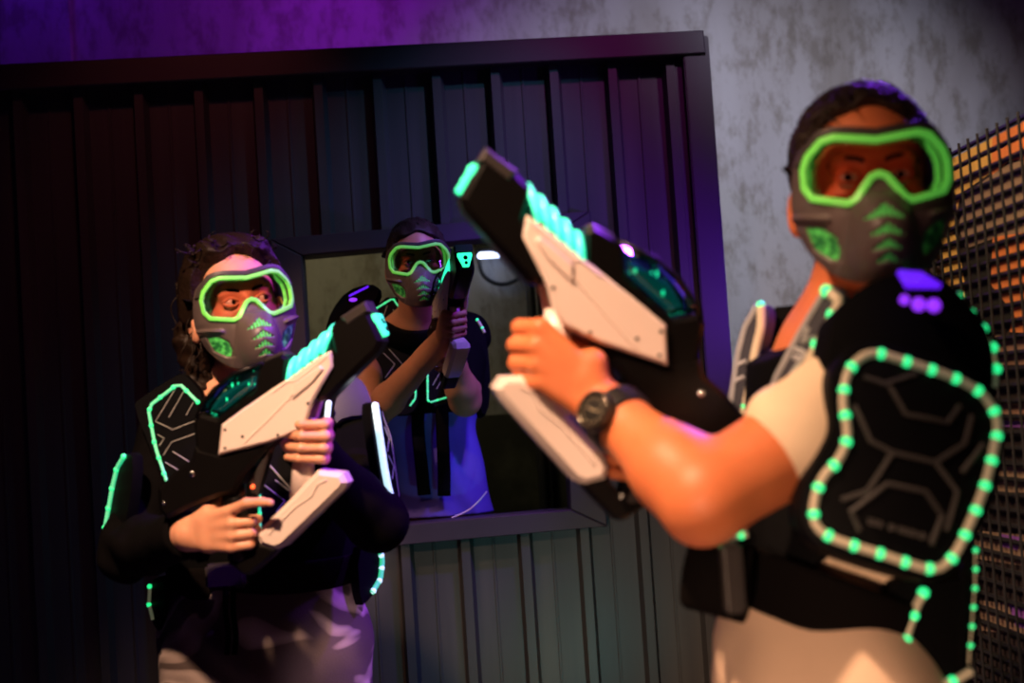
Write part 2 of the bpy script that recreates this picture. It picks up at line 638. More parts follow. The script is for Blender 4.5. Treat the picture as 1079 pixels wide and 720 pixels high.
# added unseen roof keeps the upper lights out of the interior; side wall, inner platform
structure('ceiling_light_block', box_me((-3, YP+.06, ztop-.06), (xr-.02, YB-.06, ztop-.02)), M['metal_frame'])
structure('wall_container_side', box_me((xr-.06, YP+.06, 0), (xr-.02, YB-.005, ztop-.061)), M['metal_panel'])
structure('floor_platform', box_me((-2.95, YP+.03, 0), (xr-.07, YB-.06, .12)), M['floor'])
# window frame: four bars mitred into one frame, slightly crooked like the real one
yf = YP-.06
outer = [(284, 252), (622, 222), (640, 555), (300, 586)]
inner = [(318, 269.6), (588, 245), (601, 537), (335, 561)]
bm = bmesh.new()
for i in range(4):
    j = (i+1) % 4
    q = [outer[i], outer[j], inner[j], inner[i]]
    pl = [(P(x, y, yf).x, P(x, y, yf).z) for x, y in q]
    prism(bm, pl, yf, YP+.06, .004, lambda u, v, w: Vector((u, w, v)))
wf = structure('window_1', fin(bm), M['metal_frame'])
# inside: damp dark board at the foot of the back wall, thin conduit post
zb = P(540, 436, YB-.03).z
structure('wall_wainscot', box_me((xj+.01, YB-.04, .12), (xr-.07, YB-.001, zb)), M['concrete_dark'])
xc = P(567, 430, YB-.08).x
bm = bmesh.new(); cyl(bm, (xc, YB-.075, .12), (xc, YB-.075, ztop-.07), .02, 12)
cyl(bm, (xc+.035, YB-.065, .12), (xc+.035, YB-.065, ztop-.07), .008, 8)
structure('trim_3', fin(bm), M['lamp_body'], smooth=True)

# --- little wall lamp with its cable
lp = P(516, 268, YB-.16)
lamp = empty('wall_lamp', (lp.x, YB, lp.z), 'small blue-white lamp on the concrete wall seen through the window beside the raised gun', 'lamp')
bm = bmesh.new()
box(bm, (-.055, -.15, .012), (.055, -.02, .05), bev=.008)
box(bm, (-.03, -.02, .0), (.03, -.001, .07), bev=.004)
link('housing', fin(bm), M['lamp_body'], lamp)
bm = bmesh.new(); box(bm, (-.048, -.148, -.006), (.048, -.06, .012), bev=.005)
link('diffuser', fin(bm), M['lamp_on'], lamp)
bm = bmesh.new()
cpts = [(500, 258), (505, 272), (506, 285), (512, 294), (524, 300), (538, 299), (550, 291), (560, 277), (566, 262), (571, 290), (575, 309), (585, 317), (602, 315), (612, 300)]
tube(bm, chaikin([P(x, y, YB-.05) for x, y in cpts], 2, False), .009, 8)
link('power_cable', fin(bm), M['cable'], None)
bpy.data.objects['power_cable']['label'] = 'black cable hanging in loops on the concrete wall inside the window'
bpy.data.objects['power_cable']['category'] = 'cable'

# --- mesh partition on the right with a painted board behind it
XM = 1.0
def on_x(px, py, x):
    d = ray(px, py); return CAM + d*((x-CAM.x)/d.x)
a_top = on_x(986, 166, XM); b_top = on_x(1079, 112, XM)
ht = (a_top.z+b_top.z)/2
y_far = a_top.y; y_near = 1.55
mp = empty('mesh_partition', (XM, (y_far+y_near)/2, 0), 'black wire mesh screen in front of an orange and yellow painted board, at the right edge', 'partition')
om = Vector((XM, (y_far+y_near)/2, 0))
bm = bmesh.new()
y = y_near
while y < y_far+.13:
    tube(bm, [(0, y-om.y, .02), (0, y-om.y, ht)], .0028, 5); y += .046
z = .03
while z < ht:
    tube(bm, [(.007, y_near-om.y, z), (.007, y_far+.13-om.y, z)], .0052, 5); z += .028
link('wire_mesh', fin(bm), M['cable'], mp, smooth=False)
for i, yy in enumerate((y_near, y_far+.15)):
    bm = bmesh.new(); box(bm, (-.012, yy-om.y-.012, 0), (.012+.06, yy-om.y+.012, ht+.004), bev=.003)
    link('post', fin(bm), M['metal_frame'], mp, smooth=False)


def board_material():
    m = bpy.data.materials.new('painted_board')
    m.use_nodes = True
    nt = m.node_tree
    b = nt.nodes['Principled BSDF']
    b.inputs['Roughness'].default_value = .8
    tc = nt.nodes.new('ShaderNodeTexCoord')
    n = nt.nodes.new('ShaderNodeTexNoise'); n.inputs['Scale'].default_value = 12
    nt.links.new(tc.outputs['Object'], n.inputs['Vector'])
    mx = nt.nodes.new('ShaderNodeMix'); mx.data_type = 'RGBA'; mx.inputs[0].default_value = .25
    at = nt.nodes.new('ShaderNodeAttribute'); at.attribute_name = 'paint'
    nt.links.new(at.outputs['Color'], mx.inputs[6]); nt.links.new(n.outputs['Color'], mx.inputs[7])
    mx.blend_type = 'MULTIPLY'
    nt.links.new(mx.outputs[2], b.inputs['Base Color'])
    return m
# painted patches are separate sheets of paint colour on one board (flat colours, each its own material; the violet ones paint in highlights)
PC = {'yellow': (.85, .52, .13), 'orange': (.85, .26, .07), 'brown': (.30, .17, .12), 'black': (.012, .012, .010), 'tan': (.35, .24, .16), 'violet_glint': (.30, .10, .55), 'dark': (.03, .02, .02)}
pm = [mat('paint_'+k, v, .8, noise=.2, nscale=25) for k, v in PC.items()]
pk = list(PC)
XBo = .05
bm = bmesh.new()
box(bm, (XBo, y_near-om.y, .02), (XBo+.02, y_far+.16-om.y, ht), mi=pk.index('dark'))
def patch(pts, key, lift):
    vs = []
    for px, py in pts:
        q = on_x(px, py, XM+XBo-lift)
        vs.append((min(max(q.y, y_near), y_far+.16)-om.y, min(q.z, ht)))
    lo = [bm.verts.new((XBo-lift, a, b)) for a, b in vs]
    hi = [bm.verts.new((XBo+.001, a, b)) for a, b in vs]
    f = bm.faces.new(lo); f.material_index = pk.index(key)
    for i in range(len(lo)):
        j = (i+1) % len(lo)
        f = bm.faces.new((lo[i], lo[j], hi[j], hi[i])); f.material_index = pk.index(key)
patch([(984, 150), (1046, 100), (1046, 181), (1012, 204), (1004, 242), (1010, 262), (1016, 300), (1016, 316), (984, 316)], 'yellow', .0012)
patch([(1042, 100), (1100, 70), (1100, 165), (1062, 170), (1044, 186)], 'orange', .0016)
patch([(1018, 204), (1046, 184), (1064, 172), (1100, 165), (1100, 246), (1050, 250), (1018, 262), (1010, 240)], 'tan', .0020)
patch([(1018, 264), (1048, 252), (1050, 262), (1044, 300), (1066, 330), (1060, 350), (1018, 350)], 'black', .0022)
patch([(1046, 250), (1100, 242), (1100, 352), (1064, 350), (1066, 328), (1044, 300)], 'orange', .0024)
patch([(1000, 352), (1100, 356), (1100, 384), (1000, 386)], 'brown', .0012)
patch([(1000, 420), (1100, 424), (1100, 447), (1000, 445)], 'brown', .0012)
patch([(1000, 440), (1100, 446), (1100, 452), (1000, 447)], 'violet_glint', .0016)  # violet highlight painted along the slat
patch([(1000, 486), (1100, 492), (1100, 520), (1000, 516)], 'tan', .0012)
patch([(1000, 555), (1100, 566), (1100, 600), (1000, 583)], 'tan', .0012)
patch([(1055, 563), (1075, 566), (1072, 580), (1055, 576)], 'violet_glint', .0018)
patch([(1000, 625), (1100, 640), (1100, 672), (1000, 655)], 'tan', .0012)
patch([(1062, 634), (1100, 638), (1100, 668), (1070, 660)], 'violet_glint', .0018)
me = fin(bm)
link('painted_board', me, pm, mp, smooth=False)

# ================================================================== THE LASER GUN (local: u to the muzzle, v up, w to its right side)
GS = .001533
def g2(x, y): return ((x-300)*GS, (420-y)*GS)
def gp(pts): return [g2(*p) for p in pts]


def part(name, fn, m, parent, smooth=30, label=None):
    bm = bmesh.new(); fn(bm)
    return link(name, fin(bm), m, parent, smooth=smooth, label=label)


def build_gun(label):
    g = empty('laser_gun', (0, 0, 0), label, 'laser gun', 'laser guns held by the players')
    def body(bm):
        prism(bm, gp([(205, 443), (212, 436), (231, 441), (272, 410), (277, 385), (285, 379), (302, 372), (308, 378), (307, 397), (352, 368), (362, 372), (340, 414), (289, 470), (240, 482), (209, 486)]), -.024, .024, .006)
        # rear lower body and shoulder stock
        prism(bm, gp([(207, 470), (237, 478), (290, 464), (283, 476), (262, 498), (250, 520), (236, 522), (205, 533), (176, 547), (167, 538), (166, 515), (186, 496), (203, 484)]), -.026, .026, .007)
    part('body', body, M['gun_black'], g)
    def muz(bm):
        prism(bm, gp([(350, 348), (366, 335), (390, 321), (394, 327), (409, 360), (404, 370), (352, 420), (340, 423), (335, 412), (350, 388), (356, 372)]), -.025, .025, .008)
    part('barrel_shroud', muz, M['gun_black'], g)
    part('muzzle_cap', lambda bm: prism(bm, gp([(364, 335), (391, 318.5), (397, 330), (392, 332), (372, 345)]), -.0265, .0265, .004), M['gun_grey'], g, label='charcoal top cap')
    # muzzle light: shield plate set in the muzzle face
    c = Vector((*g2(402, 342), 0)); f = Vector((19, -40, 0)).normalized(); n = Vector((40, 19, 0)).normalized()
    fr = lambda u, v, w: c + Vector((0, 0, u)) - f*v + n*w
    part('muzzle_light', lambda bm: prism(bm, [(-.019, .016), (.019, .016), (.020, .008), (.008, -.022), (-.008, -.022), (-.020, .008)], -.004, .006, .002, fr), M['mint'], g, label='glowing mint muzzle plate')
    for v, r in ((.002, .0060), (-.012, .0045)):
        part('sensor_lens', lambda bm: cyl(bm, fr(0, v, .004), fr(0, v, .0075), r, 14), M['gun_black'], g)
    # five slanted glowing bands round the top
    for k in range(5):
        b = Vector((*g2(310+8.7*k, 401-7.0*k), 0)); t = Vector((*g2(313+10.6*k, 379-8.6*k), 0))
        pts = []
        for i in range(15):
            a = math.pi*(i/14)
            s = math.sin(a)**.6
            p = b.lerp(t, s); pts.append(Vector((p.x, p.y, .027*math.cos(a))))
        part('light_band', lambda bm: tube(bm, pts, .0054, 10), M['coil'], g, True)
    part('band_core', lambda bm: prism(bm, gp([(306, 398), (309, 384), (352, 352), (356, 370)]), -.017, .017, .004), M['gun_grey'], g)
    # white shells, one on each side, with raised rib and groove
    shell = [(356.5, 369), (358, 386), (346, 406), (337, 421), (331, 440), (322, 452), (306, 459), (289, 465), (235, 478.5), (238.5, 447), (262, 430), (293, 409.5), (312, 397.5), (340, 378)]
    for sd in (-1, 1):
        w0, w1 = (.0235, .034) if sd > 0 else (-.034, -.0235)
        def sh(bm):
            prism(bm, gp(shell), w0, w1, .0035)
            z = .034*sd
            def q(x, y, d=0): return Vector((*g2(x, y), z+sd*d))
            tube(bm, [q(294, 413), q(312, 401), q(318, 402), q(346, 381), q(352, 376)], .0016, 6)
            tube(bm, [q(263, 466), q(290, 441), q(312, 419), q(322, 407), q(330, 398), q(343, 388)], .0016, 6)
            prism(bm, gp([(318, 404), (345, 385), (349, 389), (338, 402), (326, 412), (316, 420)]), (z-.001 if sd > 0 else z-.004), (z+.004 if sd > 0 else z+.001), .0018)
        s_ = part('side_shell', sh, M['gun_white'], g)
        for x, y in ((243, 452), (243, 471), (262, 459), (300, 457), (332, 424)):
            part('screw', lambda bm: cyl(bm, Vector((*g2(x, y), .0325*sd)), Vector((*g2(x, y), .0349*sd)), .0024, 10), M['gun_black'], s_)
    # canopy with lit display inside
    part('canopy', lambda bm: prism(bm, gp([(211, 434), (214, 427), (229, 410), (250, 395), (277, 385.5), (272, 409), (231, 440)]), -.0235, .0235, .009), M['canopy'], g, label='teal transparent canopy')
    disp = part('display', lambda bm: prism(bm, gp([(222, 431), (234, 414), (268, 397), (264, 409), (232, 434)]), -.012, .012, .003), M['cyan_screen'], g)
    for x, y, h in ((246, 406, 7), (240, 421, 6), (264, 405, 5)):
        for sd in (-1, 1): part('display_light', lambda bm: ball(bm, Vector((*g2(x, y), sd*.0135)), (.0016, h*GS*.42, .0014), seg=8), M['mint'], disp, True)
    def rim(bm):
        for sd in (-1, 1): tube(bm, [Vector((*g2(x, y), sd*.0225)) for x, y in ((209, 441), (213, 428), (228, 410), (249, 394.5), (279, 383.5))], .0030, 6)
        for x, y in ((279, 384), (247, 395.5), (211, 433)): tube(bm, [Vector((*g2(x, y), -.0225)), Vector((*g2(x, y), .0225))], .0030, 6)
    part('canopy_rim', rim, M['gun_black'], g, True)
    part('rear_sight', lambda bm: prism(bm, gp([(280, 383), (285, 377), (302, 370), (307, 374), (303, 379)]), -.020, .020, .003), M['gun_grey'], g)
    # front handle and the white lower bar
    def handle(bm):
        a = Vector((*g2(322, 440), 0)); b = Vector((*g2(319, 524), 0))
        tube(bm, [a, a.lerp(b, .3), a.lerp(b, .6), b], [(.018, .0145), (.0165, .0135), (.018, .0145), (.021, .016)], 16, flat=Vector((1, 0, 0)))
    part('front_handle', handle, M['gun_white'], g, True)
    def bar(bm):
        prism(bm, gp([(340, 493), (366, 496), (371, 506), (366, 514), (303, 574), (293, 577.5), (277, 572), (275, 562), (281, 552.5), (312, 522), (330, 503)]), -.024, .024, .008)
        for sd in (-1, 1):
            tube(bm, [Vector((*g2(x, y), sd*.0238)) for x, y in ((288, 560), (316, 532), (334, 520), (340, 508), (350, 503))], .0022, 6)
    part('lower_guard', bar, M['gun_white'], g)
    def base(bm):
        prism(bm, gp([(297, 576), (288, 586), (267, 604), (259, 604), (243, 592), (242, 578), (252, 573), (264, 583), (276, 570)]), -.020, .020, .005)
    part('base_bar', base, M['gun_black'], g)
    part('base_cap', lambda bm: prism(bm, gp([(246, 576), (256, 578), (261, 587), (256, 591), (246, 589)]), -.0215, .0215, .003), M['gun_grey'], g)
    def grip(bm):
        a = Vector((*g2(243, 508), 0)); b = Vector((*g2(252, 588), 0))
        tube(bm, [a, a.lerp(b, .35), a.lerp(b, .7), b], [(.021, .017), (.018, .015), (.019, .016), (.022, .017)], 14, flat=Vector((1, 0, 0)))
    part('pistol_grip', grip, M['gun_black'], g, True)
    part('trigger', lambda bm: tube(bm, [Vector((*g2(x, y), 0)) for x, y in ((268, 492), (264, 505), (266, 518), (271, 524))], .004, 8), M['gun_grey'], g, True)
    part('strut', lambda bm: prism(bm, gp([(281, 474), (287, 472), (279, 500), (273, 521), (268, 520), (270, 498)]), -.014, .014, .003), M['gun_grey'], g)
    part('status_light', lambda bm: tube(bm, [Vector((*g2(268.5, 512), -.0165)), Vector((*g2(268.5, 512), .0165))], .0032, 10), M['red_led'], g, True, 'glowing red light')
    for sd in (-1, 1):
        for x, y, r in ((205, 499, .0052), (173.5, 530, .0035)):
            part('bolt', lambda bm: ball(bm, Vector((*g2(x, y), sd*.0262)), (r, r, .003)), M['steel'], g, True, 'chrome bolt')
    return g


def copy_tree(o, parent=None):
    c = o.copy(); COL.objects.link(c); c.parent = parent
    for ch in list(o.children): copy_tree(ch, c)
    return c


def set_frame(o, loc, u, v):
    u = u.normalized(); w = u.cross(v).normalized(); v = w.cross(u)
    o.matrix_world = Matrix(((u.x, v.x, w.x, loc.x), (u.y, v.y, w.y, loc.y), (u.z, v.z, w.z, loc.z), (0, 0, 0, 1)))
    m = o.matrix_world.copy()
    ORG[o.name] = Vector(loc)
    return m


gunW = build_gun('white and black laser gun held diagonally across her chest by the woman on the left')
gunR = copy_tree(gunW); gunR['label'] = 'largest laser gun, white and black, held out by the near man at the right'
gunM = copy_tree(gunW); gunM['label'] = 'laser gun pointed muzzle first at the camera by the man leaning out of the window'
ya = R(9)
GW = set_frame(gunW, P(300, 420, 2.30), CR*math.cos(ya)-fwd*math.sin(ya), CU)
u_ = -CR*math.cos(R(4))+CU*math.sin(R(4)); v_ = CR*math.sin(R(4))+CU*math.cos(R(4))
GR = set_frame(gunR, P(619, 302, 1.73), u_*math.cos(ya)-fwd*math.sin(ya), v_)
th, yw = R(20), R(16)
hx = (-fwd*math.cos(yw)+CR*math.sin(yw)).normalized()
CU2 = (CU*math.cos(R(4.5))-CR*math.sin(R(4.5))); hx = (hx-CU2*hx.dot(CU2)).normalized()
Bd = hx*math.cos(th)+CU2*math.sin(th); Pd = CU2*math.cos(th)-hx*math.sin(th)
a33 = R(33)
uM = Bd*math.cos(a33)-Pd*math.sin(a33); vM = Bd*math.sin(a33)+Pd*math.cos(a33)
muzM = P(490, 273, 3.72)
wM = uM.cross(vM)
lm = g2(402, 342)
GM = set_frame(gunM, muzM-uM*lm[0]-vM*lm[1], uM, vM)

# ================================================================== THE FACE MASK (head-local: x right as seen from the front, -y forward, z up, origin between the ears at eye height)
def poly_sdf(poly, X, Z):
    d = np.full(np.broadcast(X, Z).shape, 1e9)
    ins_ = np.zeros(d.shape, bool)
    N = len(poly)
    for i in range(N):
        ax, az = poly[i]; bx, bz = poly[(i+1) % N]
        ex, ez = bx-ax, bz-az
        wx, wz = X-ax, Z-az
        t = np.clip((wx*ex+wz*ez)/(ex*ex+ez*ez), 0, 1)
        d = np.minimum(d, (wx-ex*t)**2+(wz-ez*t)**2)
        c = ((az <= Z) & (bz > Z)) | ((az > Z) & (bz <= Z))
        with np.errstate(divide='ignore', invalid='ignore'):
            xx = ax+(Z-az)/(bz-az if abs(bz-az) > 1e-9 else 1e-9)*ex
        ins_ ^= (c & (X < xx))
    d = np.sqrt(d)
    return np.where(ins_, -d, d)


def sym(pts):  # right half, from top to bottom -> closed
    return [tuple(p) for p in pts]+[(-x, z) for x, z in reversed(pts) if x > 1e-6]


def rnd(poly, n=2):
    return [(p.x, p.y) for p in chaikin([Vector((a, b)) for a, b in poly], n)]


def mask_meshes():
    v = .0015
    lo, hi = (-.112, -.165, -.145), (.112, .035, .075)
    s = SDF(lo, hi, v)
    X, Y, Z = s.full()
    A = np.interp(Z, [-.14, -.10, -.05, 0, .06], [.086, .098, .106, .109, .104])
    B = np.interp(Z, [-.14, -.11, -.06, -.03, .02, .07], [.052, .072, .092, .0985, .0985, .088])
    e = 3.0
    q = ((np.abs(X)/B)**e+(np.abs(Y)/A)**e)**(1/e)
    d0 = (q-1)*.092
    # snout: pointed ridge that widens toward the chin
    def ell_d(c, r):
        k0 = np.sqrt(((X-c[0])/r[0])**2+((Y-c[1])/r[1])**2+((Z-c[2])/r[2])**2)
        k1 = np.sqrt(((X-c[0])/r[0]**2)**2+((Y-c[1])/r[1]**2)**2+((Z-c[2])/r[2]**2)**2)
        return k0*(k0-1)/np.maximum(k1, 1e-6)
    def smin(a, b, k):
        h = np.clip(.5+.5*(b-a)/k, 0, 1)
        return b*(1-h)+a*h-k*h*(1-h)
    d1 = smin(d0, ell_d((0, -.072, -.078), (.040, .078, .060)), .014)
    wid = np.interp(Z, [-.13, -.09, -.05, -.01], [.022, .024, .016, .004])
    ridge = np.maximum(np.abs(X)-wid, np.maximum(Z+.006, -.16-Y))
    out = {}
    xz = (X[:, :, 0][:, 0][:, None], Z[0, 0, :][None, :])
    XA = np.sign(X)*(np.abs(X)+.34*np.clip(Y+A, 0, .09))+0*Z
    ZA = Z+0*XA
    def ps(poly):
        # signed distance looked up in wrapped coordinates (x measured along the curved front)
        gx = np.arange(-.16, .1601, .001); gz = s.ax[2]
        T_ = poly_sdf(poly, gx[:, None], gz[None, :]).astype(np.float32)
        fi = np.clip((XA+.16)/.001, 0, len(gx)-1.001); i0 = fi.astype(int); t = fi-i0
        kz = np.broadcast_to(np.arange(len(gz))[None, None, :], fi.shape)
        return T_[i0, kz]*(1-t)+T_[i0+1, kz]*t
    mask_out = rnd(sym([(0, .050), (.030, .056), (.060, .056), (.088, .047), (.108, .030), (.120, -.015), (.116, -.05), (.100, -.082), (.070, -.112), (.034, -.128), (0, -.132)]), 2)
    gog = rnd(sym([(0, .0395), (.022, .0425), (.050, .0465), (.066, .0435), (.086, .027), (.0935, .012), (.0930, -.010), (.082, -.024), (.062, -.0290), (.038, -.0345), (.029, -.031), (.009, -.005), (0, -.0015)]), 0)
    p_out, p_gog = ps(mask_out), ps(gog)
    frontc = Y-.018
    def cheekpoly(sg): return [(sg*x, z) for x, z in [(.100, -.052), (.070, -.058), (.052, -.072), (.043, -.103), (.062, -.101), (.088, -.084)]]
    vents = []
    for i, (zc, w, h) in enumerate([(-.052, .027, .013), (-.074, .024, .0100), (-.091, .021, .0090), (-.106, .017, .0085)]):
        pk_ = [(-w, zc-h*.55), (-w*.45, zc+h*.25), (0, zc+h*1.0), (w*.45, zc+h*.25), (w, zc-h*.60), (w*.5, zc-h*.60), (0, zc-h*.40), (-w*.5, zc-h*.60)]
        vents.append(pk_)
    pc1, pc2 = ps(cheekpoly(1)), ps(cheekpoly(-1))
    pc = np.minimum(pc1, pc2)
    pv = np.minimum.reduce([ps(p) for p in vents])
    # shell with recessed vents, a raised snout field and cheek fins
    bumpz = .0035*np.clip(-(np.abs(X)-(.030+.25*np.clip(-.02-Z, 0, .1)))/.004, 0, 1)*np.clip((-.022-Z)/.006, 0, 1)
    fin_ = .006*np.clip(1-np.abs(Z+.044+.25*(.095-np.abs(X)))/.006, 0, 1)*np.clip((np.abs(X)-.055)/.01, 0, 1)
    dS = d1-bumpz-fin_+.003*np.clip(-pc/.002, 0, 1)+.003*np.clip(-pv/.0015, 0, 1)
    sh = np.maximum.reduce([np.abs(dS)-.0030, p_out+0*Y, -(p_gog+.001)+0*Y, frontc+0*dS])
    s.A = sh.astype(np.float32); out['shell'] = s.mesh()
    def rbox(a, b, ra, rb, rr):
        qa, qb = np.abs(a)-ra, np.abs(b)-rb
        return np.sqrt(np.maximum(qa, 0)**2+np.maximum(qb, 0)**2)+np.minimum(np.maximum(qa, qb), 0)-rr
    fr = rbox(p_gog+0*Y, np.minimum(d1, d0+.0)-.0030, .0032, .0030, .0010)
    fr = np.maximum(fr, Y-.0)
    s.A = fr.astype(np.float32); out['goggle_frame'] = s.mesh()
    s.A = np.maximum.reduce([np.abs(d0+.004)-.0012, p_gog-.002+0*Y, Y+0*d0+.02]).astype(np.float32); out['lens'] = s.mesh()
    s.A = np.maximum.reduce([np.abs(p_gog-.003)-.0050+0*d0, d0+.006, -(d0+.022), Y+.02+0*d0]).astype(np.float32); out['foam'] = s.mesh()
    band = np.maximum.reduce([np.abs(d0-.003)-.0030, np.abs(p_gog-.0095)-.0048+0*Y, -(Z-.018)+0*d0, Y+.0+0*d0, p_out-.004+0*Y])
    s.A = band.astype(np.float32); out['brow_band'] = s.mesh()
    for kk, q_ in (('cheek_vent', pc1), ('cheek_vent_b', pc2)): s.A = np.maximum.reduce([np.abs(d1+.0015)-.0016, q_-.0006+0*Y, frontc+0*d1]).astype(np.float32); out[kk] = s.mesh()
    dV = d1-.0035
    bars = .0014*np.sin(X*2*math.pi/.0060)
    s.A = np.maximum.reduce([np.abs(dV+.0005)-.0016-bars, pv-.0006+0*Y, frontc+0*d1]).astype(np.float32); out['mouth_vent'] = s.mesh()
    return out


MM = mask_meshes()


def add_mask(person, H):
    """H head matrix in world; mask is a part of the person, its own pieces are sub-parts"""
    org = ORG[person.name]
    m = bpy.data.objects.new('face_mask', MM['shell']); COL.objects.link(m)
    if not MM['shell'].materials:
        for k, mt in (('shell', 'mask'), ('goggle_frame', 'green'), ('lens', 'lens'), ('foam', 'foam'), ('brow_band', 'mask_dark'), ('cheek_vent', 'green_mesh'), ('cheek_vent_b', 'green_mesh'), ('mouth_vent', 'green_slat')):
            MM[k].materials.append(M[mt])
            MM[k].polygons.foreach_set('use_smooth', [True]*len(MM[k].polygons))
    m.parent = person
    m.matrix_local = Matrix.Translation(-org) @ H
    m['label'] = 'taupe face mask with lime green goggle frame'
    for k, nm in (('goggle_frame', 'goggle_frame'), ('lens', 'goggle_lens'), ('foam', 'foam_seal'), ('brow_band', 'brow_band'), ('cheek_vent', 'cheek_vent'), ('cheek_vent_b', 'cheek_vent'), ('mouth_vent', 'mouth_vent')):
        c = bpy.data.objects.new(nm, MM[k]); COL.objects.link(c); c.parent = m
    bm = bmesh.new()
    pts = []
    for i in range(21):
        a = math.pi*(i/20)
        pts.append(Vector((.0905*math.cos(a), -.034+.152*math.sin(a)**.8, .018+.02*math.sin(a))))
    tube(bm, pts, [(.0025, .016)]*21, 8, flat=Vector((0, 1, 0)))
    st = link('head_strap', fin(bm), M['strap'], m)
    return m


# ================================================================== PEOPLE
def head_matrix(loc, yaw, pitch, roll):
    return Matrix.Translation(loc) @ Matrix.Rotation(R(yaw), 4, 'Z') @ Matrix.Rotation(R(pitch), 4, 'X') @ Matrix.Rotation(R(roll), 4, 'Y')


def head_prims(H, sc=1.0):
    R3 = np.array([[H[i][j] for j in range(3)] for i in range(3)])
    R3 = R3/np.linalg.norm(R3[:, 0])
    def w(*p): return tuple(H @ Vector(p))
    def e(c, r, k=.02): return ell(w(*c), tuple(x*sc for x in r), R3, k)
    def c(a, b, ra, rb, k=.01): return cap(w(*a), w(*b), ra*sc, rb*sc, k)
    u = [e((0, .018, .032), (.077, .097, .086)), e((0, -.022, -.02), (.066, .066, .088)), e((0, -.025, -.072), (.055, .055, .042)),
         c((-.012, -.066, -.098), (.012, -.066, -.098), .018, .018, .02),
         c((-.040, -.072, .020), (.040, -.072, .020), .011, .011, .014),
         e((-.043, -.056, -.028), (.022, .020, .018), .015), e((.043, -.056, -.028), (.022, .020, .018), .015),
         c((0, -.082, .010), (0, -.102, -.030), .008, .012, .008),
         c((-.013, -.090, -.034), (.013, -.090, -.034), .008, .008, .006),
         e((0, -.082, -.062), (.024, .012, .010), .008)]
    ears = [e((-.086, .010, -.028), (.013, .020, .031), .008), e((.086, .010, -.028), (.013, .020, .031), .008)]
    cuts = [e((-.031, -.094, .0), (.019, .016, .012), .010), e((.031, -.094, .0), (.019, .016, .012), .010),
            e((-.099, .004, -.026), (.006, .010, .018), .006), e((.099, .004, -.026), (.006, .010, .018), .006)]
    return u+ears, cuts


def grip_hand(C, A, e1, e2, rg, s=1.0, index_out=False, r=.0082, wa=-.004, wq=-.074, thumb=True):
    """power grip round a handle: C centre, A handle axis to the thumb side, e1 to the palm, e2 wrist-to-knuckles"""
    C = Vector(C); A = A.normalized(); e1 = (e1-A*e1.dot(A)).normalized(); e2 = A.cross(e1).normalized()*(1 if A.cross(e1).dot(e2) > 0 else -1)
    def w(a, p, q): return C+(A*a+e1*p+e2*q)*s
    out = []
    W = w(wa, rg+.020, wq)
    off = [.031, .0105, -.010, -.029]
    rr = [r, r*1.04, r, r*.9]
    for i, (a, q) in enumerate(zip(off, rr)):
        sh = [.0, .003, .001, -.004][i]
        K = w(a, rg+.013, .024+sh)
        out.append(cap(w(wa*.8+a*.55, rg+.019, wq+.012), K, .0145*s, q*1.22*s, .010))
        if index_out and i == 0:
            P1 = w(a+.012, rg+.006, .062); T2 = w(a+.012, rg-.004, .088); T = w(a+.010, rg-.008, .104)
        else:
            P1 = w(a*.96, rg*.35+.003, rg+.030+sh); T2 = w(a*.94, -rg-.008, rg*.8+.012+sh); T = w(a*.95, -rg-.010, -.006+sh)
        out += [cap(K, P1, q*1.15*s, q*1.08*s, .0035), cap(P1, T2, q*1.06*s, q*.95*s, .003), cap(T2, T, q*.95*s, q*.82*s, .003)]
    out.append(cap(w(wa*.45+.018, rg+.014, -.036), w(wa*.45-.020, rg+.014, -.032), .016*s, .015*s, .012))
    # thumb
    B = w(.030, rg+.012, -.030); Mc = w(.042, -.002, -rg-.014); Tp = w(.040, -rg-.010, -rg*.2)
    if not thumb: B = w(-.002, rg+.004, -.034); Mc = w(.010, -.010, -.034); Tp = w(.020, -.022, -.010)
    out += [cap(w(wa*.7+.012, rg+.016, wq+.02), B, .015*s, .0125*s, .012), cap(B, Mc, .0125*s, .0105*s, .005), cap(Mc, Tp, .0105*s, .0085*s, .004)]
    return W, out


def folds(X, Y, Z, amp, f=60, dirv=(0, 0, 1), seed=0):
    a = X*dirv[0]+Y*dirv[1]+Z*dirv[2]
    wv = np.sin(7*X+5*Y+9*Z+seed)*1.6+np.sin(19*X-13*Y+11*Z+seed*2)
    return amp*(np.sin(f*a+wv*1.3)*.6+np.sin(f*.47*a+2.1*wv+1)*.6)


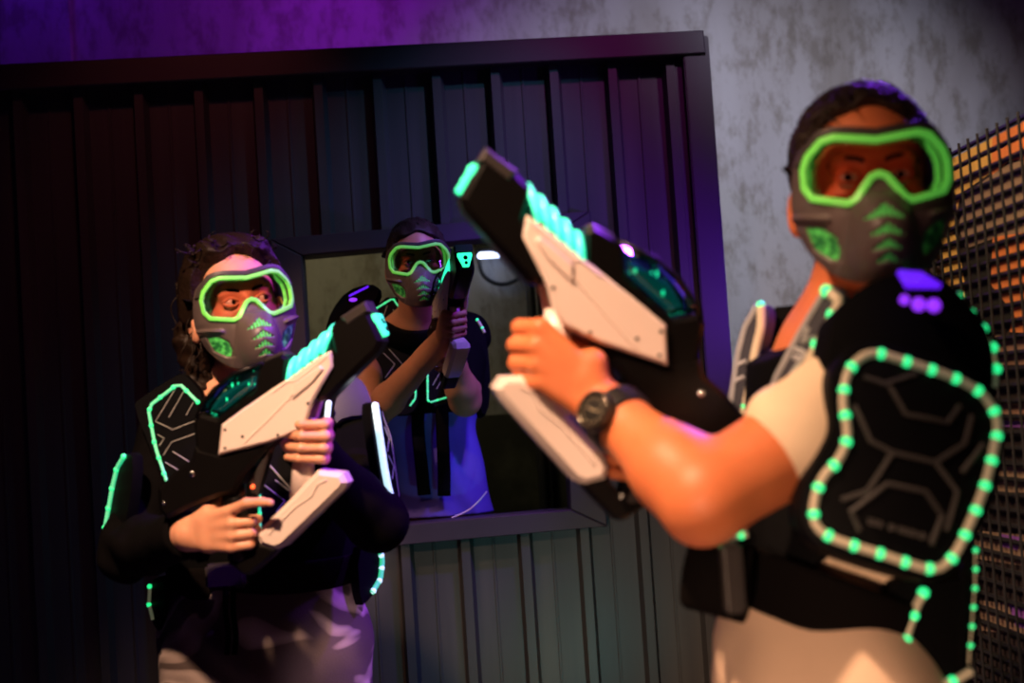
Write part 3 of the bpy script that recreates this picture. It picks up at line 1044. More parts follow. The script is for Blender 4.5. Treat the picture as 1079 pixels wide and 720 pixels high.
class Person:
    def __init__(s, base, label, skin, vox):
        s.root = empty('person', base, label, 'person')
        s.g = {k: [] for k in ('torso', 'head', 'hands', 'armL', 'armR', 'foreL', 'foreR', 'legs', 'feet', 'neck')}
        s.cuts = []
        s.skin = skin; s.vox = vox

    def arms(s, side, sh, el, wr, ru=.052, rl=.043, rf=.040, rw=.026):
        sh, el, wr = Vector(sh), Vector(el), Vector(wr)
        s.g['arm'+side] = [cap(sh, sh.lerp(el, .5), ru*1.1, ru, .03), cap(sh.lerp(el, .5), el, ru, rl, .02)]
        mid = el.lerp(wr, .28)
        s.g['fore'+side] = [cap(el, mid, rl*.98, rf*1.08, .02), cap(mid, wr, rf*1.08, rw, .02), cap(el.lerp(wr, .8), wr, rw*1.05, rw, .02)]

    def torso(s, neck, chest, waist, hip, L, Fv, sw=.17, hw=.155, d=.115):
        L = Vector(L).normalized(); Fv = Vector(Fv); up = Vector((0, 0, 1))
        Fv = (Fv-L*Fv.dot(L)); Fv.z = 0; Fv.normalize()
        R3 = np.array([[L[i], Fv[i], L.cross(Fv)[i]] for i in range(3)])
        t = s.g['torso']
        t += [ell(chest, (sw, d, .19), R3, .04), ell(Vector(chest)+Vector((0, 0, .09)), (sw*.95, d*.85, .10), R3, .04),
              ell(waist, (hw*.92, d*.90, .19), R3, .05), ell(hip, (hw*1.05, d*1.05, .13), R3, .05)]
        s.L, s.F, s.hip = L, Fv, Vector(hip)

    def legs(s, feet_z=0, spread=.095, yoff=0, knee_out=0):
        for sg in (-1, 1):
            h = s.hip+s.L*spread*sg+Vector((0, 0, -.04))
            kz = feet_z+.50*(h.z-feet_z)
            k = Vector((h.x, h.y, kz))+s.L*sg*.015+s.F*.015
            a = Vector((h.x, h.y, feet_z+.08))+s.L*sg*.02
            s.g['legs'] += [cap(h, k, .088, .058, .03), cap(k, k.lerp(a, .3), .056, .058, .02), cap(k.lerp(a, .3), a, .058, .036, .02)]
            toe = a+s.F*.15+Vector((0, 0, -.048))
            s.g['feet'] += [cap(a+Vector((0, 0, -.035)), toe, .036, .028, .02), cap(a, a-s.F*.03+Vector((0, 0, -.045)), .035, .032, .02)]

    def build_body(s):
        pr = sum((s.g[k] for k in ('torso', 'neck', 'armL', 'armR', 'foreL', 'foreR', 'legs', 'feet', 'head', 'hands')), [])
        lo, hi = bounds(pr, .03)
        f = SDF(lo, hi, s.vox)
        for p in pr: f.prim(p)
        for p in s.cuts: f.prim(p, op='c')
        s.body = link('body', f.mesh(), s.skin, s.root, world=True)
        return s.body

    def cloth(s, name, prims, inflate, m, vox=.005, fold=(.004, 60, (0, 0, 1)), halves=(), extra=(), fn=None, label=None):
        pr = list(prims)+list(extra)
        lo, hi = bounds(pr, .05)
        f = SDF(lo, hi, vox)
        for p in prims: f.prim(p, inflate)
        for p in extra: f.prim(p)
        if fold:
            X, Y, Z = f.full()
            f.A = (f.A+folds(X, Y, Z, *fold)).astype(np.float32)
        for pt, n in halves: f.half(pt, n)
        if fn: fn(f)
        return link(name, f.mesh(), m, s.root, world=True, label=label)

    def add(s, name, fn, m, smooth=True, parent=None, label=None):
        bm = bmesh.new(); fn(bm)
        return link(name, fin(bm), m, parent or s.root, world=True, smooth=smooth, label=label)

    def face(s, H, gaze, lid, hairm):
        org = ORG[s.root.name]
        G = Vector(gaze).normalized()
        for sg in (-1, 1):
            c = Vector((.031*sg, -.0755, 0))
            e = s.add('eye', lambda bm: ball(bm, H @ c, .0122, seg=20), M['eye'])
            d = G
            s.add('iris', lambda bm: ball(bm, H @ (c+d*.0085), .0058, seg=14), M['iris'], parent=e)
            def lids(bm):
                for up, amp, rr in ((1, .0085, .0030), (-1, .0068, .0026)):
                    pts = []
                    for i in range(11):
                        t = -1+2*i/10
                        x = t*.0155; z = up*amp*(1-t*t)**.8-.0008*t*sg*-1
                        y = -math.sqrt(max(.0132**2-(x*.8)**2-z*z, 1e-6))
                        pts.append(H @ (c+Vector((x, y, z))))
                    tube(bm, pts, rr, 8)
            s.add('eyelid', lids, lid)
            def brow(bm):
                pts = [H @ Vector((sg*x, y, z)) for x, y, z in ((.012, -.086, .019), (.026, -.0855, .024), (.042, -.078, .024), (.053, -.066, .017))]
                tube(bm, chaikin(pts, 1, False), [(.002, .0034)]*len(chaikin(pts, 1, False)), 6, flat=Vector((0, 1, 0)))
            s.add('eyebrow', brow, hairm)

    def strands(s, H, inflate, n, length, m, seed=1, rad=.0016, back=1.0, front=-.050):
        """short tapering locks combed over the crown"""
        rn = random.Random(seed)
        def f(bm):
            k = 0
            while k < n:
                th = rn.uniform(0, 2*math.pi); ph = math.acos(rn.uniform(-.15, 1))
                d = Vector((math.sin(ph)*math.cos(th), math.sin(ph)*math.sin(th), math.cos(ph)))
                c = Vector((0, .020, .034)); r_ = Vector((.077+inflate, .097+inflate, .086+inflate))
                p = c+Vector((d.x*r_.x, d.y*r_.y, d.z*r_.z))
                if p.y < front and p.z < .105: continue
                if p.y < -.01 and p.z < .055: continue
                if p.z < .0: continue
                k += 1
                nrm = Vector((d.x/r_.x, d.y/r_.y, d.z/r_.z)).normalized()
                t = Vector((rn.uniform(-.5, .5), -.9*back, -.1)) if rn.random() < .65 else Vector((rn.uniform(-1, 1), rn.uniform(-.6, .6), -.4))
                t = (t-nrm*t.dot(nrm)).normalized()
                L = length*rn.uniform(.6, 1.3); lift = rn.uniform(.0005, .006)
                pts = [H @ (p-nrm*.002+t*L*u_+nrm*(lift*math.sin(u_*2.2)-.9*L*u_*u_*L/.1*.5)) for u_ in (0, .33, .66, 1)]
                tube(bm, pts, [rad, rad*.9, rad*.6, rad*.15], 5)
        return s.add('hair_lock', f, m)

    def hair(s, H, inflate, line, m, amp=.003, extra=(), fn=None, vox=.003):
        R3 = np.array([[H[i][j] for j in range(3)] for i in range(3)])
        pr = [ell(H @ Vector((0, .020, .034)), (.077+inflate, .097+inflate, .086+inflate), R3, .02)]
        lo, hi = bounds(pr+list(extra), .03)
        f = SDF(lo, hi, vox)
        for p in pr+list(extra): f.prim(p)
        X, Y, Z = f.full()
        Hi = H.inverted()
        lx, ly, lz = [Hi[i][0]*X+Hi[i][1]*Y+Hi[i][2]*Z+Hi[i][3] for i in range(3)]
        f.A = (f.A+amp*(np.sin(150*lx+40*lz+5*np.sin(30*ly))+np.sin(95*ly+120*lx+3)*.7)).astype(np.float32)
        hl = np.interp(ly, [q[0] for q in line], [q[1] for q in line])
        sw_ = .006*np.sin(90*lx+1)
        A1 = np.maximum(f.A, (hl+sw_-lz-0*f.A))
        if extra:
            g = SDF(lo, hi, vox)
            for p in extra: g.prim(p)
            g.A = (g.A+.006*np.sin(110*X+70*Z)*np.sin(120*Z+60*Y)).astype(np.float32)
            A1 = np.minimum(A1, g.A)
        f.A = A1.astype(np.float32)
        return link('hair', f.mesh(), m, s.root, world=True)


def plate(person, name, outline, pt, n, thick=.012, led=None, led_m='led_green', tube_m='strip', led_r=.0042, dot_r=.0055, dot_step=.03, lines=(), line_m='line', line_r=.0009, bulge=0, m='panel', edge=True, closed=False, label=None, flat_tube=None, rounds=1):
    """padded plate whose outline (pixels) is laid on the plane (pt, n); n looks to the camera side"""
    pt = Vector(pt); n = Vector(n).normalized()
    e1 = n.orthogonal().normalized(); e2 = n.cross(e1)
    raw = [on_plane(x, y, pt, n) for x, y in outline]
    pl3 = chaikin(raw, rounds)
    cen = sum(pl3, Vector())/len(pl3)
    rm = max((p-cen).length for p in pl3)
    def h(p): return bulge*max(0, 1-((p-cen).length/rm)**2)
    def up(p, o=0): return p+n*(h(p)+o)
    bm = bmesh.new()
    rings = []
    N = len(pl3)
    for t, o in ((.985, -thick), (1, -thick+.003), (1, -.003), (.985, 0), (.8, 0), (.55, 0), (.3, 0), (.1, 0)):
        rg = []
        for p in pl3:
            q = cen+(p-cen)*t
            q = q+n*(h(q)+o)
            rg.append(bm.verts.new(q))
        rings.append(rg)
    for a, b in zip(rings, rings[1:]):
        for i in range(N): bm.faces.new((a[i], a[(i+1) % N], b[(i+1) % N], b[i]))
    bm.faces.new(rings[0][::-1]); bm.faces.new(rings[-1])
    for ln in lines:
        pp = [up(on_plane(x, y, pt, n), .0004) for x, y in ln]
        pp2 = [pp[0]]
        for a, b in zip(pp, pp[1:]):
            k = max(1, int((b-a).length/.02))
            pp2 += [up(a.lerp(b, j/k)-n*(n.dot(a.lerp(b, j/k)-pt)), .0004) for j in range(1, k+1)]
        tube(bm, pp2, line_r, 5, mi=1)
    o = link(name, fin(bm), [M[m], M[line_m]], person.root, world=True, smooth=40, label=label)
    if led:
        bm = bmesh.new()
        base = [on_plane(x, y, pt, n) for x, y in led]
        base = chaikin(base, 2, True) if closed else chaikin(base, 1, False, .12)
        pth = [up(p, .002) for p in base]
        tube(bm, pth, led_r, 8, closed=closed, mi=0)
        for q in resample(pth, dot_step, closed)[:-1 if closed else None]:
            ball(bm, q+n*.0008, dot_r, mi=1, seg=10)
        link('led_strip', fin(bm), [M[tube_m], M[led_m]], o, world=True, smooth=True, label='glowing green light strip' if led_m != 'led_white' else 'bright white light strip')
    return o


# ------------------------------------------------------------------ the woman on the left
hipW = P(278, 665, 2.70)
W = Person((hipW.x, hipW.y, 0), 'woman in black sweater and camouflage trousers at the left, curly dark hair, masked', M['skin_b'], .0033)
HW = head_matrix(P(250, 323, 2.62), 21, -2, -7)
HW = HW @ Matrix.Scale(.95, 4)
hu, hc = head_prims(HW, .95)
W.g['head'] = hu; W.cuts = hc
nbW = P(262, 412, 2.70)
W.g['neck'] = [cap(HW @ Vector((0, .022, -.05)), nbW, .050, .056, .02)]
shR, shL = P(190, 432, 2.68), P(350, 430, 2.70)
Lw = (shL-shR).normalized()
W.torso(nbW, P(272, 478, 2.71), P(277, 575, 2.70), hipW, Lw, (0, -1, 0), .150, .160, .108)
W.g['neck'] += [cap(nbW, shR, .050, .045, .04), cap(nbW, shL, .050, .045, .04)]
# left hand on the front handle, right hand on the pistol grip
def loc2(G, x, y, w=0): return G @ Vector((*g2(x, y), w))
def dirG(G, u, v, w): return (G.to_3x3() @ Vector((u, v, w))).normalized()
wL, pr = grip_hand(loc2(GW, 321, 464), dirG(GW, .03, 1, 0), dirG(GW, .62, 0, -.78), dirG(GW, .78, 0, .62), .016, .96)
W.g['hands'] += pr
wR, pr = grip_hand(loc2(GW, 246, 556), dirG(GW, -.1, 1, 0), dirG(GW, -.5, 0, .87), dirG(GW, .87, 0, .5), .017, .96, True)
W.g['hands'] += pr
elR, elL = P(136, 580, 2.58), P(398, 548, 2.52)
W.arms('R', shR, elR, wR, .047, .042, .036, .024)
W.arms('L', shL, elL, wL, .047, .042, .036, .024)
W.legs()
W.build_body()
W.face(HW, (.45, -1, .05), M['skin_b'], M['hair_b'])
add_mask(W.root, HW)
ext = [cap(HW @ Vector((-.05, .075, .01)), HW @ Vector((-.075, .07, -.05)), .040, .036, .02), cap(HW @ Vector((-.075, .07, -.05)), HW @ Vector((-.082, .06, -.13)), .036, .026, .02),
       cap(HW @ Vector((-.045, -.030, .103)), HW @ Vector((.05, -.030, .104)), .020, .020, .02), cap(HW @ Vector((-.07, -.01, .06)), HW @ Vector((-.086, .02, .0)), .018, .016, .02)]
W.hair(HW, .014, [(-.12, .15), (-.075, .112), (-.058, .098), (-.044, .082), (-.032, .055), (-.015, .0), (.03, -.04), (.12, -.07)], M['hair_b'], .003, ext)
def curls(bm):
    rn = random.Random(3)
    for i in range(46):
        a = rn.uniform(-1.3, 1.3)
        if i < 22:
            st = Vector((rn.uniform(-.075, .07), rn.uniform(-.07, -.02), .11+rn.uniform(-.02, .01)))
            dr = Vector((rn.uniform(-1, 1), -.25, rn.uniform(-.2, .35)))*.045
        else:
            st = Vector((rn.uniform(-.095, -.075), rn.uniform(.0, .07), rn.uniform(-.06, .08)))
            dr = Vector((rn.uniform(-.35, .1), rn.uniform(-.2, .2), -1))*rn.uniform(.06, .12)
        pts = []
        ph = rn.uniform(0, 6)
        for k in range(14):
            t = k/13
            pts.append(HW @ (st+dr*t+Vector((math.sin(ph+t*11), math.cos(ph+t*11), math.sin(ph*2+t*9)))*.006*(.4+t)))
        tube(bm, pts, [.0019*(1-.6*k/13) for k in range(14)], 5)
W.strands(HW, .016, 420, .045, M['hair_b'], 8, .0020, -.6, -.040)
W.add('loose_curls', curls, M['hair_b'])
# clothes
arms = W.g['armR']+W.g['armL']+W.g['foreR']+W.g['foreL']
neck_cut = [(nbW+Vector((0, -.03, .005)), (0, -.35, 1))]
def cuff(f):
    for wr, el in ((wR, elR), (wL, elL)):
        d = (wr-el).normalized(); c = wr-d*.012
        X, Y, Z = f.full()
        pl = (X-c.x)*d.x+(Y-c.y)*d.y+(Z-c.z)*d.z
        near = .085-np.sqrt((X-wr.x)**2+(Y-wr.y)**2+(Z-wr.z)**2)
        f.A = np.maximum(f.A, np.minimum(pl, near)).astype(np.float32)
W.cloth('black_sweater', W.g['torso']+W.g['neck'][1:]+arms, .010, M['black_cloth'], .005, (.003, 70, (.4, .2, 1)), neck_cut+[(P(278, 618, 2.7), (0, 0, -1))], fn=cuff)
W.cloth('combat_trousers', W.g['torso'][2:]+W.g['legs'], .017, M['camo'], .006, (.005, 55, (.5, .3, .6)), [(P(278, 606, 2.7), (0, 0, 1)), ((0, 0, .07), (0, 0, -1))], label='camouflage trousers')
for i, f_ in enumerate((W.g['feet'][:2], W.g['feet'][2:])): W.cloth('shoe', f_, .008, M['shoe'], .005, None, [((0, 0, 0.003), (0, 0, -1))])
# vest body and belt
W.cloth('vest', W.g['torso'][:3], .026, M['vest'], .006, (.002, 40, (0, 0, 1)), [(P(278, 598, 2.7), (0, 0, -1)), (nbW+Vector((0, 0, -.02)), (0, -.2, 1))])
W.cloth('belt', W.g['torso'][2:3], .034, M['strap'], .005, None, [(P(278, 589, 2.7), (0, 0, 1)), (P(278, 622, 2.7), (0, 0, -1))])
yv = 2.55
plate(W, 'chest_plate', [(140, 428), (146, 420), (186, 394), (196, 394), (216, 418), (222, 470), (214, 560), (192, 560), (176, 518), (160, 478)], P(185, 470, yv), (-.25, -1, .1), .02,
      led=[(209, 424), (189, 404), (156.5, 429), (164, 471), (177.5, 511), (192, 553)], led_r=.0030, dot_r=.0042, dot_step=.030, tube_m='strip_green',
      lines=[[(186, 408), (164, 444), (182, 453), (205, 444), (214, 430)], [(194, 412), (178, 440)], [(204, 424), (196, 438)], [(166, 458), (173, 462), (168, 470)], [(206, 457), (181, 466), (172, 480)], [(182, 476), (200, 487)], [(174, 487), (192, 498)]])
plate(W, 'chest_plate', [(268, 470), (284, 452), (344, 410), (352, 420), (350, 470), (342, 520), (318, 575), (272, 575)], P(310, 500, yv), (.15, -1, .1), .02,
      led=[(274, 558), (273, 520), (281, 478)], led_r=.0028, dot_r=.0040, dot_step=.028, tube_m='strip_green',
      lines=[[(282, 488), (310, 520)], [(290, 506), (311, 522)], [(278, 511), (300, 528), (291, 540)], [(336, 416), (331, 440), (337, 462)]], line_r=.0016)
plate(W, 'chest_edge_strip', [(341, 424), (349, 420), (349, 445), (341, 478), (334, 476)], P(342, 450, yv-.03), (.4, -1, 0), .012, led=[(346, 425), (344, 446), (339, 470)], led_m='led_white', tube_m='led_white', led_r=.0052, dot_r=.0053)
# shoulder strap of grey leatherette and the big pad on her left arm (seen edge on)
plate(W, 'shoulder_flap', [(352, 424), (362, 405), (374, 396), (384, 404), (392, 425), (395, 437), (362, 440), (352, 448)], P(372, 420, 2.56), (.25, -1, .35), .012, m='slate', bulge=.005, label='grey glossy shoulder flap')
plate(W, 'arm_pad', [(352, 444), (396, 438), (402, 470), (412, 540), (404, 548), (362, 500), (351, 470)], P(380, 480, 2.55), (.1, -1, .1), .03, m='vest')
npd = Vector((.80, -.60, 0))
plate(W, 'arm_pad', [(389, 426), (396, 423), (404, 432), (414, 462), (424, 538), (421, 546), (412, 545), (403, 520), (394, 465)], P(404, 485, 2.50), npd, .02,
      led=[(394, 428), (398, 455), (404, 495), (409, 520), (420, 542)], led_m='led_white', tube_m='led_white', led_r=.0068, dot_r=.0069,
      lines=[[(402, 434), (412, 462), (422, 536)], [(405, 450), (410, 462), (408, 476)], [(409, 480), (415, 492), (413, 505)]], line_m='edge')
npr = Vector((-.93, -.37, 0))
plate(W, 'arm_pad', [(134, 476), (141, 482), (137, 530), (124, 590), (112, 600), (106, 590), (114, 540), (124, 492)], P(122, 540, 2.56), (-.80, -.6, 0), .02,
      led=[(132, 481), (125, 492), (120, 512), (114, 545), (109, 572), (108, 590)], led_r=.0042, dot_r=.0050, dot_step=.040, tube_m='strip_green')
plate(W, 'hip_plate', [(158, 612), (172, 606), (176, 650), (168, 668), (159, 655)], P(165, 636, 2.66), (-.7, -.7, 0), .02, led=[(159, 618), (158, 636), (162, 653)], led_r=.0032, dot_r=.0046, dot_step=.034)
plate(W, 'hip_plate', [(394, 568), (404, 584), (402, 612), (390, 632), (380, 640), (376, 580)], P(392, 600, 2.66), (.75, -.65, 0), .02, led=[(397, 573), (402, 590), (400, 610), (391, 625)], led_m='led_white', tube_m='strip_green', led_r=.0050, dot_r=.0056, dot_step=.024)
def buckle(bm):
    o = P(238, 607, 2.55)
    box(bm, (o.x-.035, o.y-.012, o.z-.022), (o.x+.035, o.y+.03, o.z+.022), bev=.005)
W.add('belt_buckle', buckle, M['gun_grey'], 30)
for x in (238, 246):
    W.add('drawcord', lambda bm: tube(bm, chaikin([P(x, 618, 2.545), P(x-1, 645, 2.54), P(x+3, 668, 2.54), P(x+1, 690, 2.54)], 2, False), .005, 8), M['black_cloth'])
def ringb(bm):
    c = loc2(GW, 251, 561, .032)
    tube(bm, [c+dirG(GW, 0, 1, 0)*.0095*math.cos(a)+dirG(GW, .5, 0, .8)*.0095*math.sin(a) for a in [i*math.pi/8 for i in range(16)]], .0016, 6, closed=True)

# ------------------------------------------------------------------ the man leaning out of the window
PZ = .12
hipM = P(458, 590, 4.58)
Mn = Person((hipM.x, hipM.y, PZ), 'masked man in navy shirt leaning out of the window, aiming at the camera', M['skin_c'], .004)
HM = head_matrix(P(440, 276, 4.16), 4, 6, -2)
hu, hc = head_prims(HM)
Mn.g['head'] = hu; Mn.cuts = hc
nbM = P(441, 342, 4.34)
Mn.g['neck'] = [cap(HM @ Vector((0, .022, -.05)), nbM, .058, .064, .02)]
mR, mL = P(378, 352, 4.46), P(492, 354, 4.46)
Lm = (mL-mR).normalized()
Mn.torso(nbM, P(445, 408, 4.53), P(454, 500, 4.57), hipM, Lm, (0, -1, 0), .175, .165, .115)
Mn.g['neck'] += [cap(nbM, mR, .055, .052, .04), cap(nbM, mL, .055, .052, .04)]
hwl, pr = grip_hand(loc2(GM, 321, 468), dirG(GM, .03, 1, 0), dirG(GM, -.2, 0, .95), dirG(GM, .95, 0, .2), .016, 1.0, wa=-.062, wq=-.045)
Mn.g['hands'] += pr
hwr, pr = grip_hand(loc2(GM, 246, 552), dirG(GM, -.1, 1, 0), dirG(GM, 0, 0, -1), dirG(GM, 1, 0, 0), .017, 1.0, True)
Mn.g['hands'] += pr
mER, mEL = P(389, 444, 4.24), P(490, 422, 4.24)
Mn.arms('R', mR, mER, hwl, .054, .046, .043, .028)
Mn.arms('L', mL, mEL, hwr, .054, .046, .043, .028)
Mn.legs(PZ)
Mn.build_body()
Mn.face(HM, (.05, -1, .03), M['skin_c'], M['hair'])
add_mask(Mn.root, HM)
Mn.hair(HM, .011, [(-.12, .14), (-.082, .098), (-.066, .086), (-.050, .070), (-.034, .045), (-.018, .0), (.03, -.02), (.12, -.05)], M['hair'], .0012)
Mn.strands(HM, .010, 350, .020, M['hair'], 6)
Mn.cloth('navy_shirt', Mn.g['torso'], .014, M['navy'], .005, (.005, 45, (.9, .2, .35)), [(P(450, 545, 4.45), (0, 0, -1)), (nbM+Vector((0, -.03, 0)), (0, -.3, 1))],
         extra=[cap(P(457, 450, 4.53), P(466, 550, 4.53), .125, .175, .04, ((0, 1, 0), .7))])
Mn.cloth('vest', Mn.g['torso'][:3]+Mn.g['neck'][1:], .024, M['vest'], .006, (.0015, 40, (0, 0, 1)), [(P(450, 436, 4.45), (0, 0, -1)), (nbM+Vector((0, -.03, .0)), (0, -.5, 1))])
Mn.cloth('sleeve', [cap(mL, mL.lerp(mEL, .72), .060, .052, .02)], .006, M['vest'], .006, (.002, 50, (.4, .2, .8)))
Mn.cloth('trousers', Mn.g['torso'][3:]+Mn.g['legs'], .014, M['denim'], .008, (.004, 45, (.3, .3, .6)), [(hipM+Vector((0, 0, .05)), (0, 0, 1)), ((0, 0, PZ+.07), (0, 0, -1))])
for f_ in (Mn.g['feet'][:2], Mn.g['feet'][2:]): Mn.cloth('shoe', f_, .008, M['shoe'], .006, None, [((0, 0, PZ+.003), (0, 0, -1))])
for pts in ([(441, 426), (440, 455), (444, 490), (447, 522)], [(466, 424), (466, 455), (468, 490), (468, 523)]):
    p3 = chaikin([P(x, y, 4.395-.004*i) for i, (x, y) in enumerate(pts)], 1, False)
    Mn.add('hanging_strap', lambda bm: tube(bm, p3, [(.020, .004)]*len(p3), 8, flat=Vector((1, 0, 0))), M['strap'])
def piping(bm):
    tube(bm, chaikin([P(x, y, 4.365) for x, y in ((513, 518), (505, 528), (493, 539), (476, 546))], 2, False), .0025, 6)
Mn.add('shirt_piping', piping, M['navy_trim'])
ym = 4.335
plate(Mn, 'chest_plate', [(386, 330), (414, 308), (430, 328), (441, 358), (441, 410), (440, 432), (424, 440), (404, 432), (398, 400), (394, 360)], P(420, 375, ym), (-.1, -1, .1), .02,
      led=[(397, 325), (414, 314.5), (422, 326), (437, 360), (438, 400), (438, 420), (432, 428)], led_r=.0028, dot_r=.0034, dot_step=.03, tube_m='strip_green',
      lines=[[(408, 322), (400, 345), (412, 352), (424, 345)], [(414, 326), (428, 358), (418, 366)], [(404, 372), (416, 384), (406, 398)], [(410, 368), (424, 384), (412, 402)], [(400, 352), (408, 362), (420, 360)]], line_r=.0011)
plate(Mn, 'chest_plate', [(447, 360), (458, 338), (476, 330), (490, 350), (492, 400), (482, 422), (450, 432)], P(468, 385, ym), (.1, -1, .1), .02,
      led=[(458, 342), (451, 357), (450.5, 400), (450.7, 425), (477, 417), (479, 398), (482, 380)], led_r=.0028, dot_r=.0036, dot_step=.03, tube_m='strip_green',
      lines=[[(455, 380), (464, 392), (456, 406)], [(460, 376), (470, 392), (460, 410)]], line_r=.0011)
plate(Mn, 'shoulder_pad', [(344, 352), (352, 330), (368, 308), (392, 299), (402, 306), (396, 326), (382, 350), (372, 378), (350, 384)], P(374, 338, 4.40), (-.35, -1, .35), .03, m='vest', bulge=.03)
plate(Mn, 'shoulder_pad', [(484, 345), (498, 328), (508, 338), (514, 380), (516, 425), (510, 442), (502, 420), (490, 385)], P(505, 385, 4.36), (.3, -1, .2), .05, m='vest', bulge=.02,
      led=[(502, 338), (506, 345), (509, 352)], led_r=.0045, dot_r=.005)
def sens(base, dx, dy, n_, step, y0, w):
    def f(bm):
        for i in range(n_):
            x, y = base[0]+dx*i, base[1]+dy*i
            tube(bm, [P(x-w, y+w*.6, y0), P(x+w, y-w*.6, y0)], .0032, 6)
    return f
Mn.add('shoulder_sensor', sens((370, 311), 4.0, -2.0, 5, 0, 4.325, 2.2), M['violet'], label='violet lit bars on the shoulder')
Mn.add('sensor_dot', lambda bm: ball(bm, P(372, 316, 4.325), (.013, .006, .006)), M['violet_hot'])

# ------------------------------------------------------------------ the near man at the right
hipR = P(868, 705, 1.80)
RM = Person((hipR.x, hipR.y, 0), 'masked man nearest the camera at the right, cream shirt and beige shorts', M['skin_a'], .0033)
HR = head_matrix(P(912, 197, 1.76), -9, 0, 1)
hu, hc = head_prims(HR)
RM.g['head'] = hu; RM.cuts = hc
nbR = P(905, 335, 1.83)
RM.g['neck'] = [cap(HR @ Vector((0, .022, -.05)), nbR, .059, .064, .02)]
sL, sR_ = P(938, 408, 1.64), P(850, 385, 2.02)
Lr = (sL-sR_); Lr.z = 0; Lr.normalize()
Fr = Vector((Lr.y, -Lr.x, 0))
if Fr.x > 0: Fr = -Fr
RM.torso(nbR, P(905, 460, 1.84), P(872, 600, 1.82), hipR, Lr, Fr, .165, .150, .112)
RM.g['neck'] += [cap(nbR, sL, .056, .052, .04), cap(nbR, sR_, .056, .052, .04)]
wl, pr = grip_hand(loc2(GR, 319, 478), dirG(GR, .0, 1, 0), dirG(GR, .12, 0, -.99), dirG(GR, .99, 0, .12), .016, 1.10, r=.0090, wa=-.050, wq=-.050, thumb=False)
RM.g['hands'] += pr
wr_, pr = grip_hand(loc2(GR, 246, 552), dirG(GR, -.1, 1, 0), dirG(GR, -.6, 0, .8), dirG(GR, .8, 0, .6), .017, 1.0)
RM.g['hands'] += pr
eL, eR = P(742, 524, 1.56), P(800, 500, 1.98)
RM.arms('L', sL, eL, wl, .056, .049, .044, .027)
RM.g['foreL'].append(cap(P(735, 545, 1.565), P(738, 520, 1.565), .018, .028, .03))
RM.arms('R', sR_, eR, wr_, .054, .046, .043, .028)
RM.legs()
RM.build_body()
RM.face(HR, (-.12, -1, .0), M['skin_a'], M['hair'])
add_mask(RM.root, HR)
RM.hair(HR, .013, [(-.12, .14), (-.078, .110), (-.062, .098), (-.046, .084), (-.034, .060), (-.018, .0), (.03, -.02), (.12, -.06)], M['hair'], .0032)
RM.strands(HR, .014, 520, .034, M['hair'], 5, .0028)
# cream t-shirt with sleeves on both arms
slv = [cap(sL, sL.lerp(eL, .50), .068, .070, .03), cap(sR_, sR_.lerp(eR, .5), .066, .064, .03)]
RM.cloth('cream_tshirt', RM.g['torso']+RM.g['neck'][1:], .010, M['cream'], .005, (.0045, 75, (.7, .2, .7)), [(nbR+Vector((-.03, 0, .0)), (-.45, 0, 1)), (hipR+Vector((0, 0, .03)), (0, 0, -1))], extra=slv)
RM.cloth('shorts', RM.g['torso'][2:]+[cap(p[1], p[2], p[3]+.02, p[4]+.03, .03) for p in (RM.g['legs'][0], RM.g['legs'][3])], .016, M['beige'], .006, (.005, 40, (.8, .5, .15)), [(P(860, 625, 1.8), (0, 0, 1)), (Vector((0, 0, .50)), (0, 0, -1))])
for f_ in (RM.g['feet'][:2], RM.g['feet'][2:]): RM.cloth('shoe', f_, .008, M['shoe'], .005, None, [((0, 0, .003), (0, 0, -1))])
up_ = Vector((0, 0, 1))
def vestcut(f):
    # keep the vest to front and back, open at the near armhole
    X, Y, Z = f.full()
    c = sL.lerp(eL, .15)
    d = np.sqrt((X-c.x)**2+(Y-c.y)**2+(Z-c.z)**2)
    f.A = np.maximum(f.A, .075-d).astype(np.float32)
RM.cloth('vest', RM.g['torso'][:3]+RM.g['neck'][1:], .030, M['vest'], .006, (.0015, 40, (0, 0, 1)), [(P(872, 548, 1.8), (.85, 0, -1)), (nbR+Vector((-.03, 0, .0)), (-.45, 0, 1))])
# waist belt, wide webbing dropping toward the back
bn = (P(720, 588, 1.7)-P(918, 660, 1.7)).normalized()
upn = Vector((-bn.z, 0, bn.x)); upn = upn if upn.z > 0 else -upn
b0 = P(828, 588, 1.70); b1 = P(812, 650, 1.70)
RM.cloth('waist_belt', RM.g['torso'][2:3], .052, M['strap'], .005, None, [(b0, upn), (b1, -upn)], extra=[])
def belt_end(bm):
    a, b = P(722, 604, 1.70), P(790, 616, 1.66)
    tube(bm, [a, a.lerp(b, .1), b], [(.036, .012), (.041, .016), (.046, .02)], 12, flat=upn)
RM.add('belt_padding', belt_end, M['strap'])
def rb(bm):
    o = P(772, 605, 1.63)
    box(bm, (o.x-.012, o.y-.008, o.z-.045), (o.x+.012, o.y+.02, o.z+.035), bev=.004)
RM.add('belt_buckle', rb, M['gun_grey'], 30)
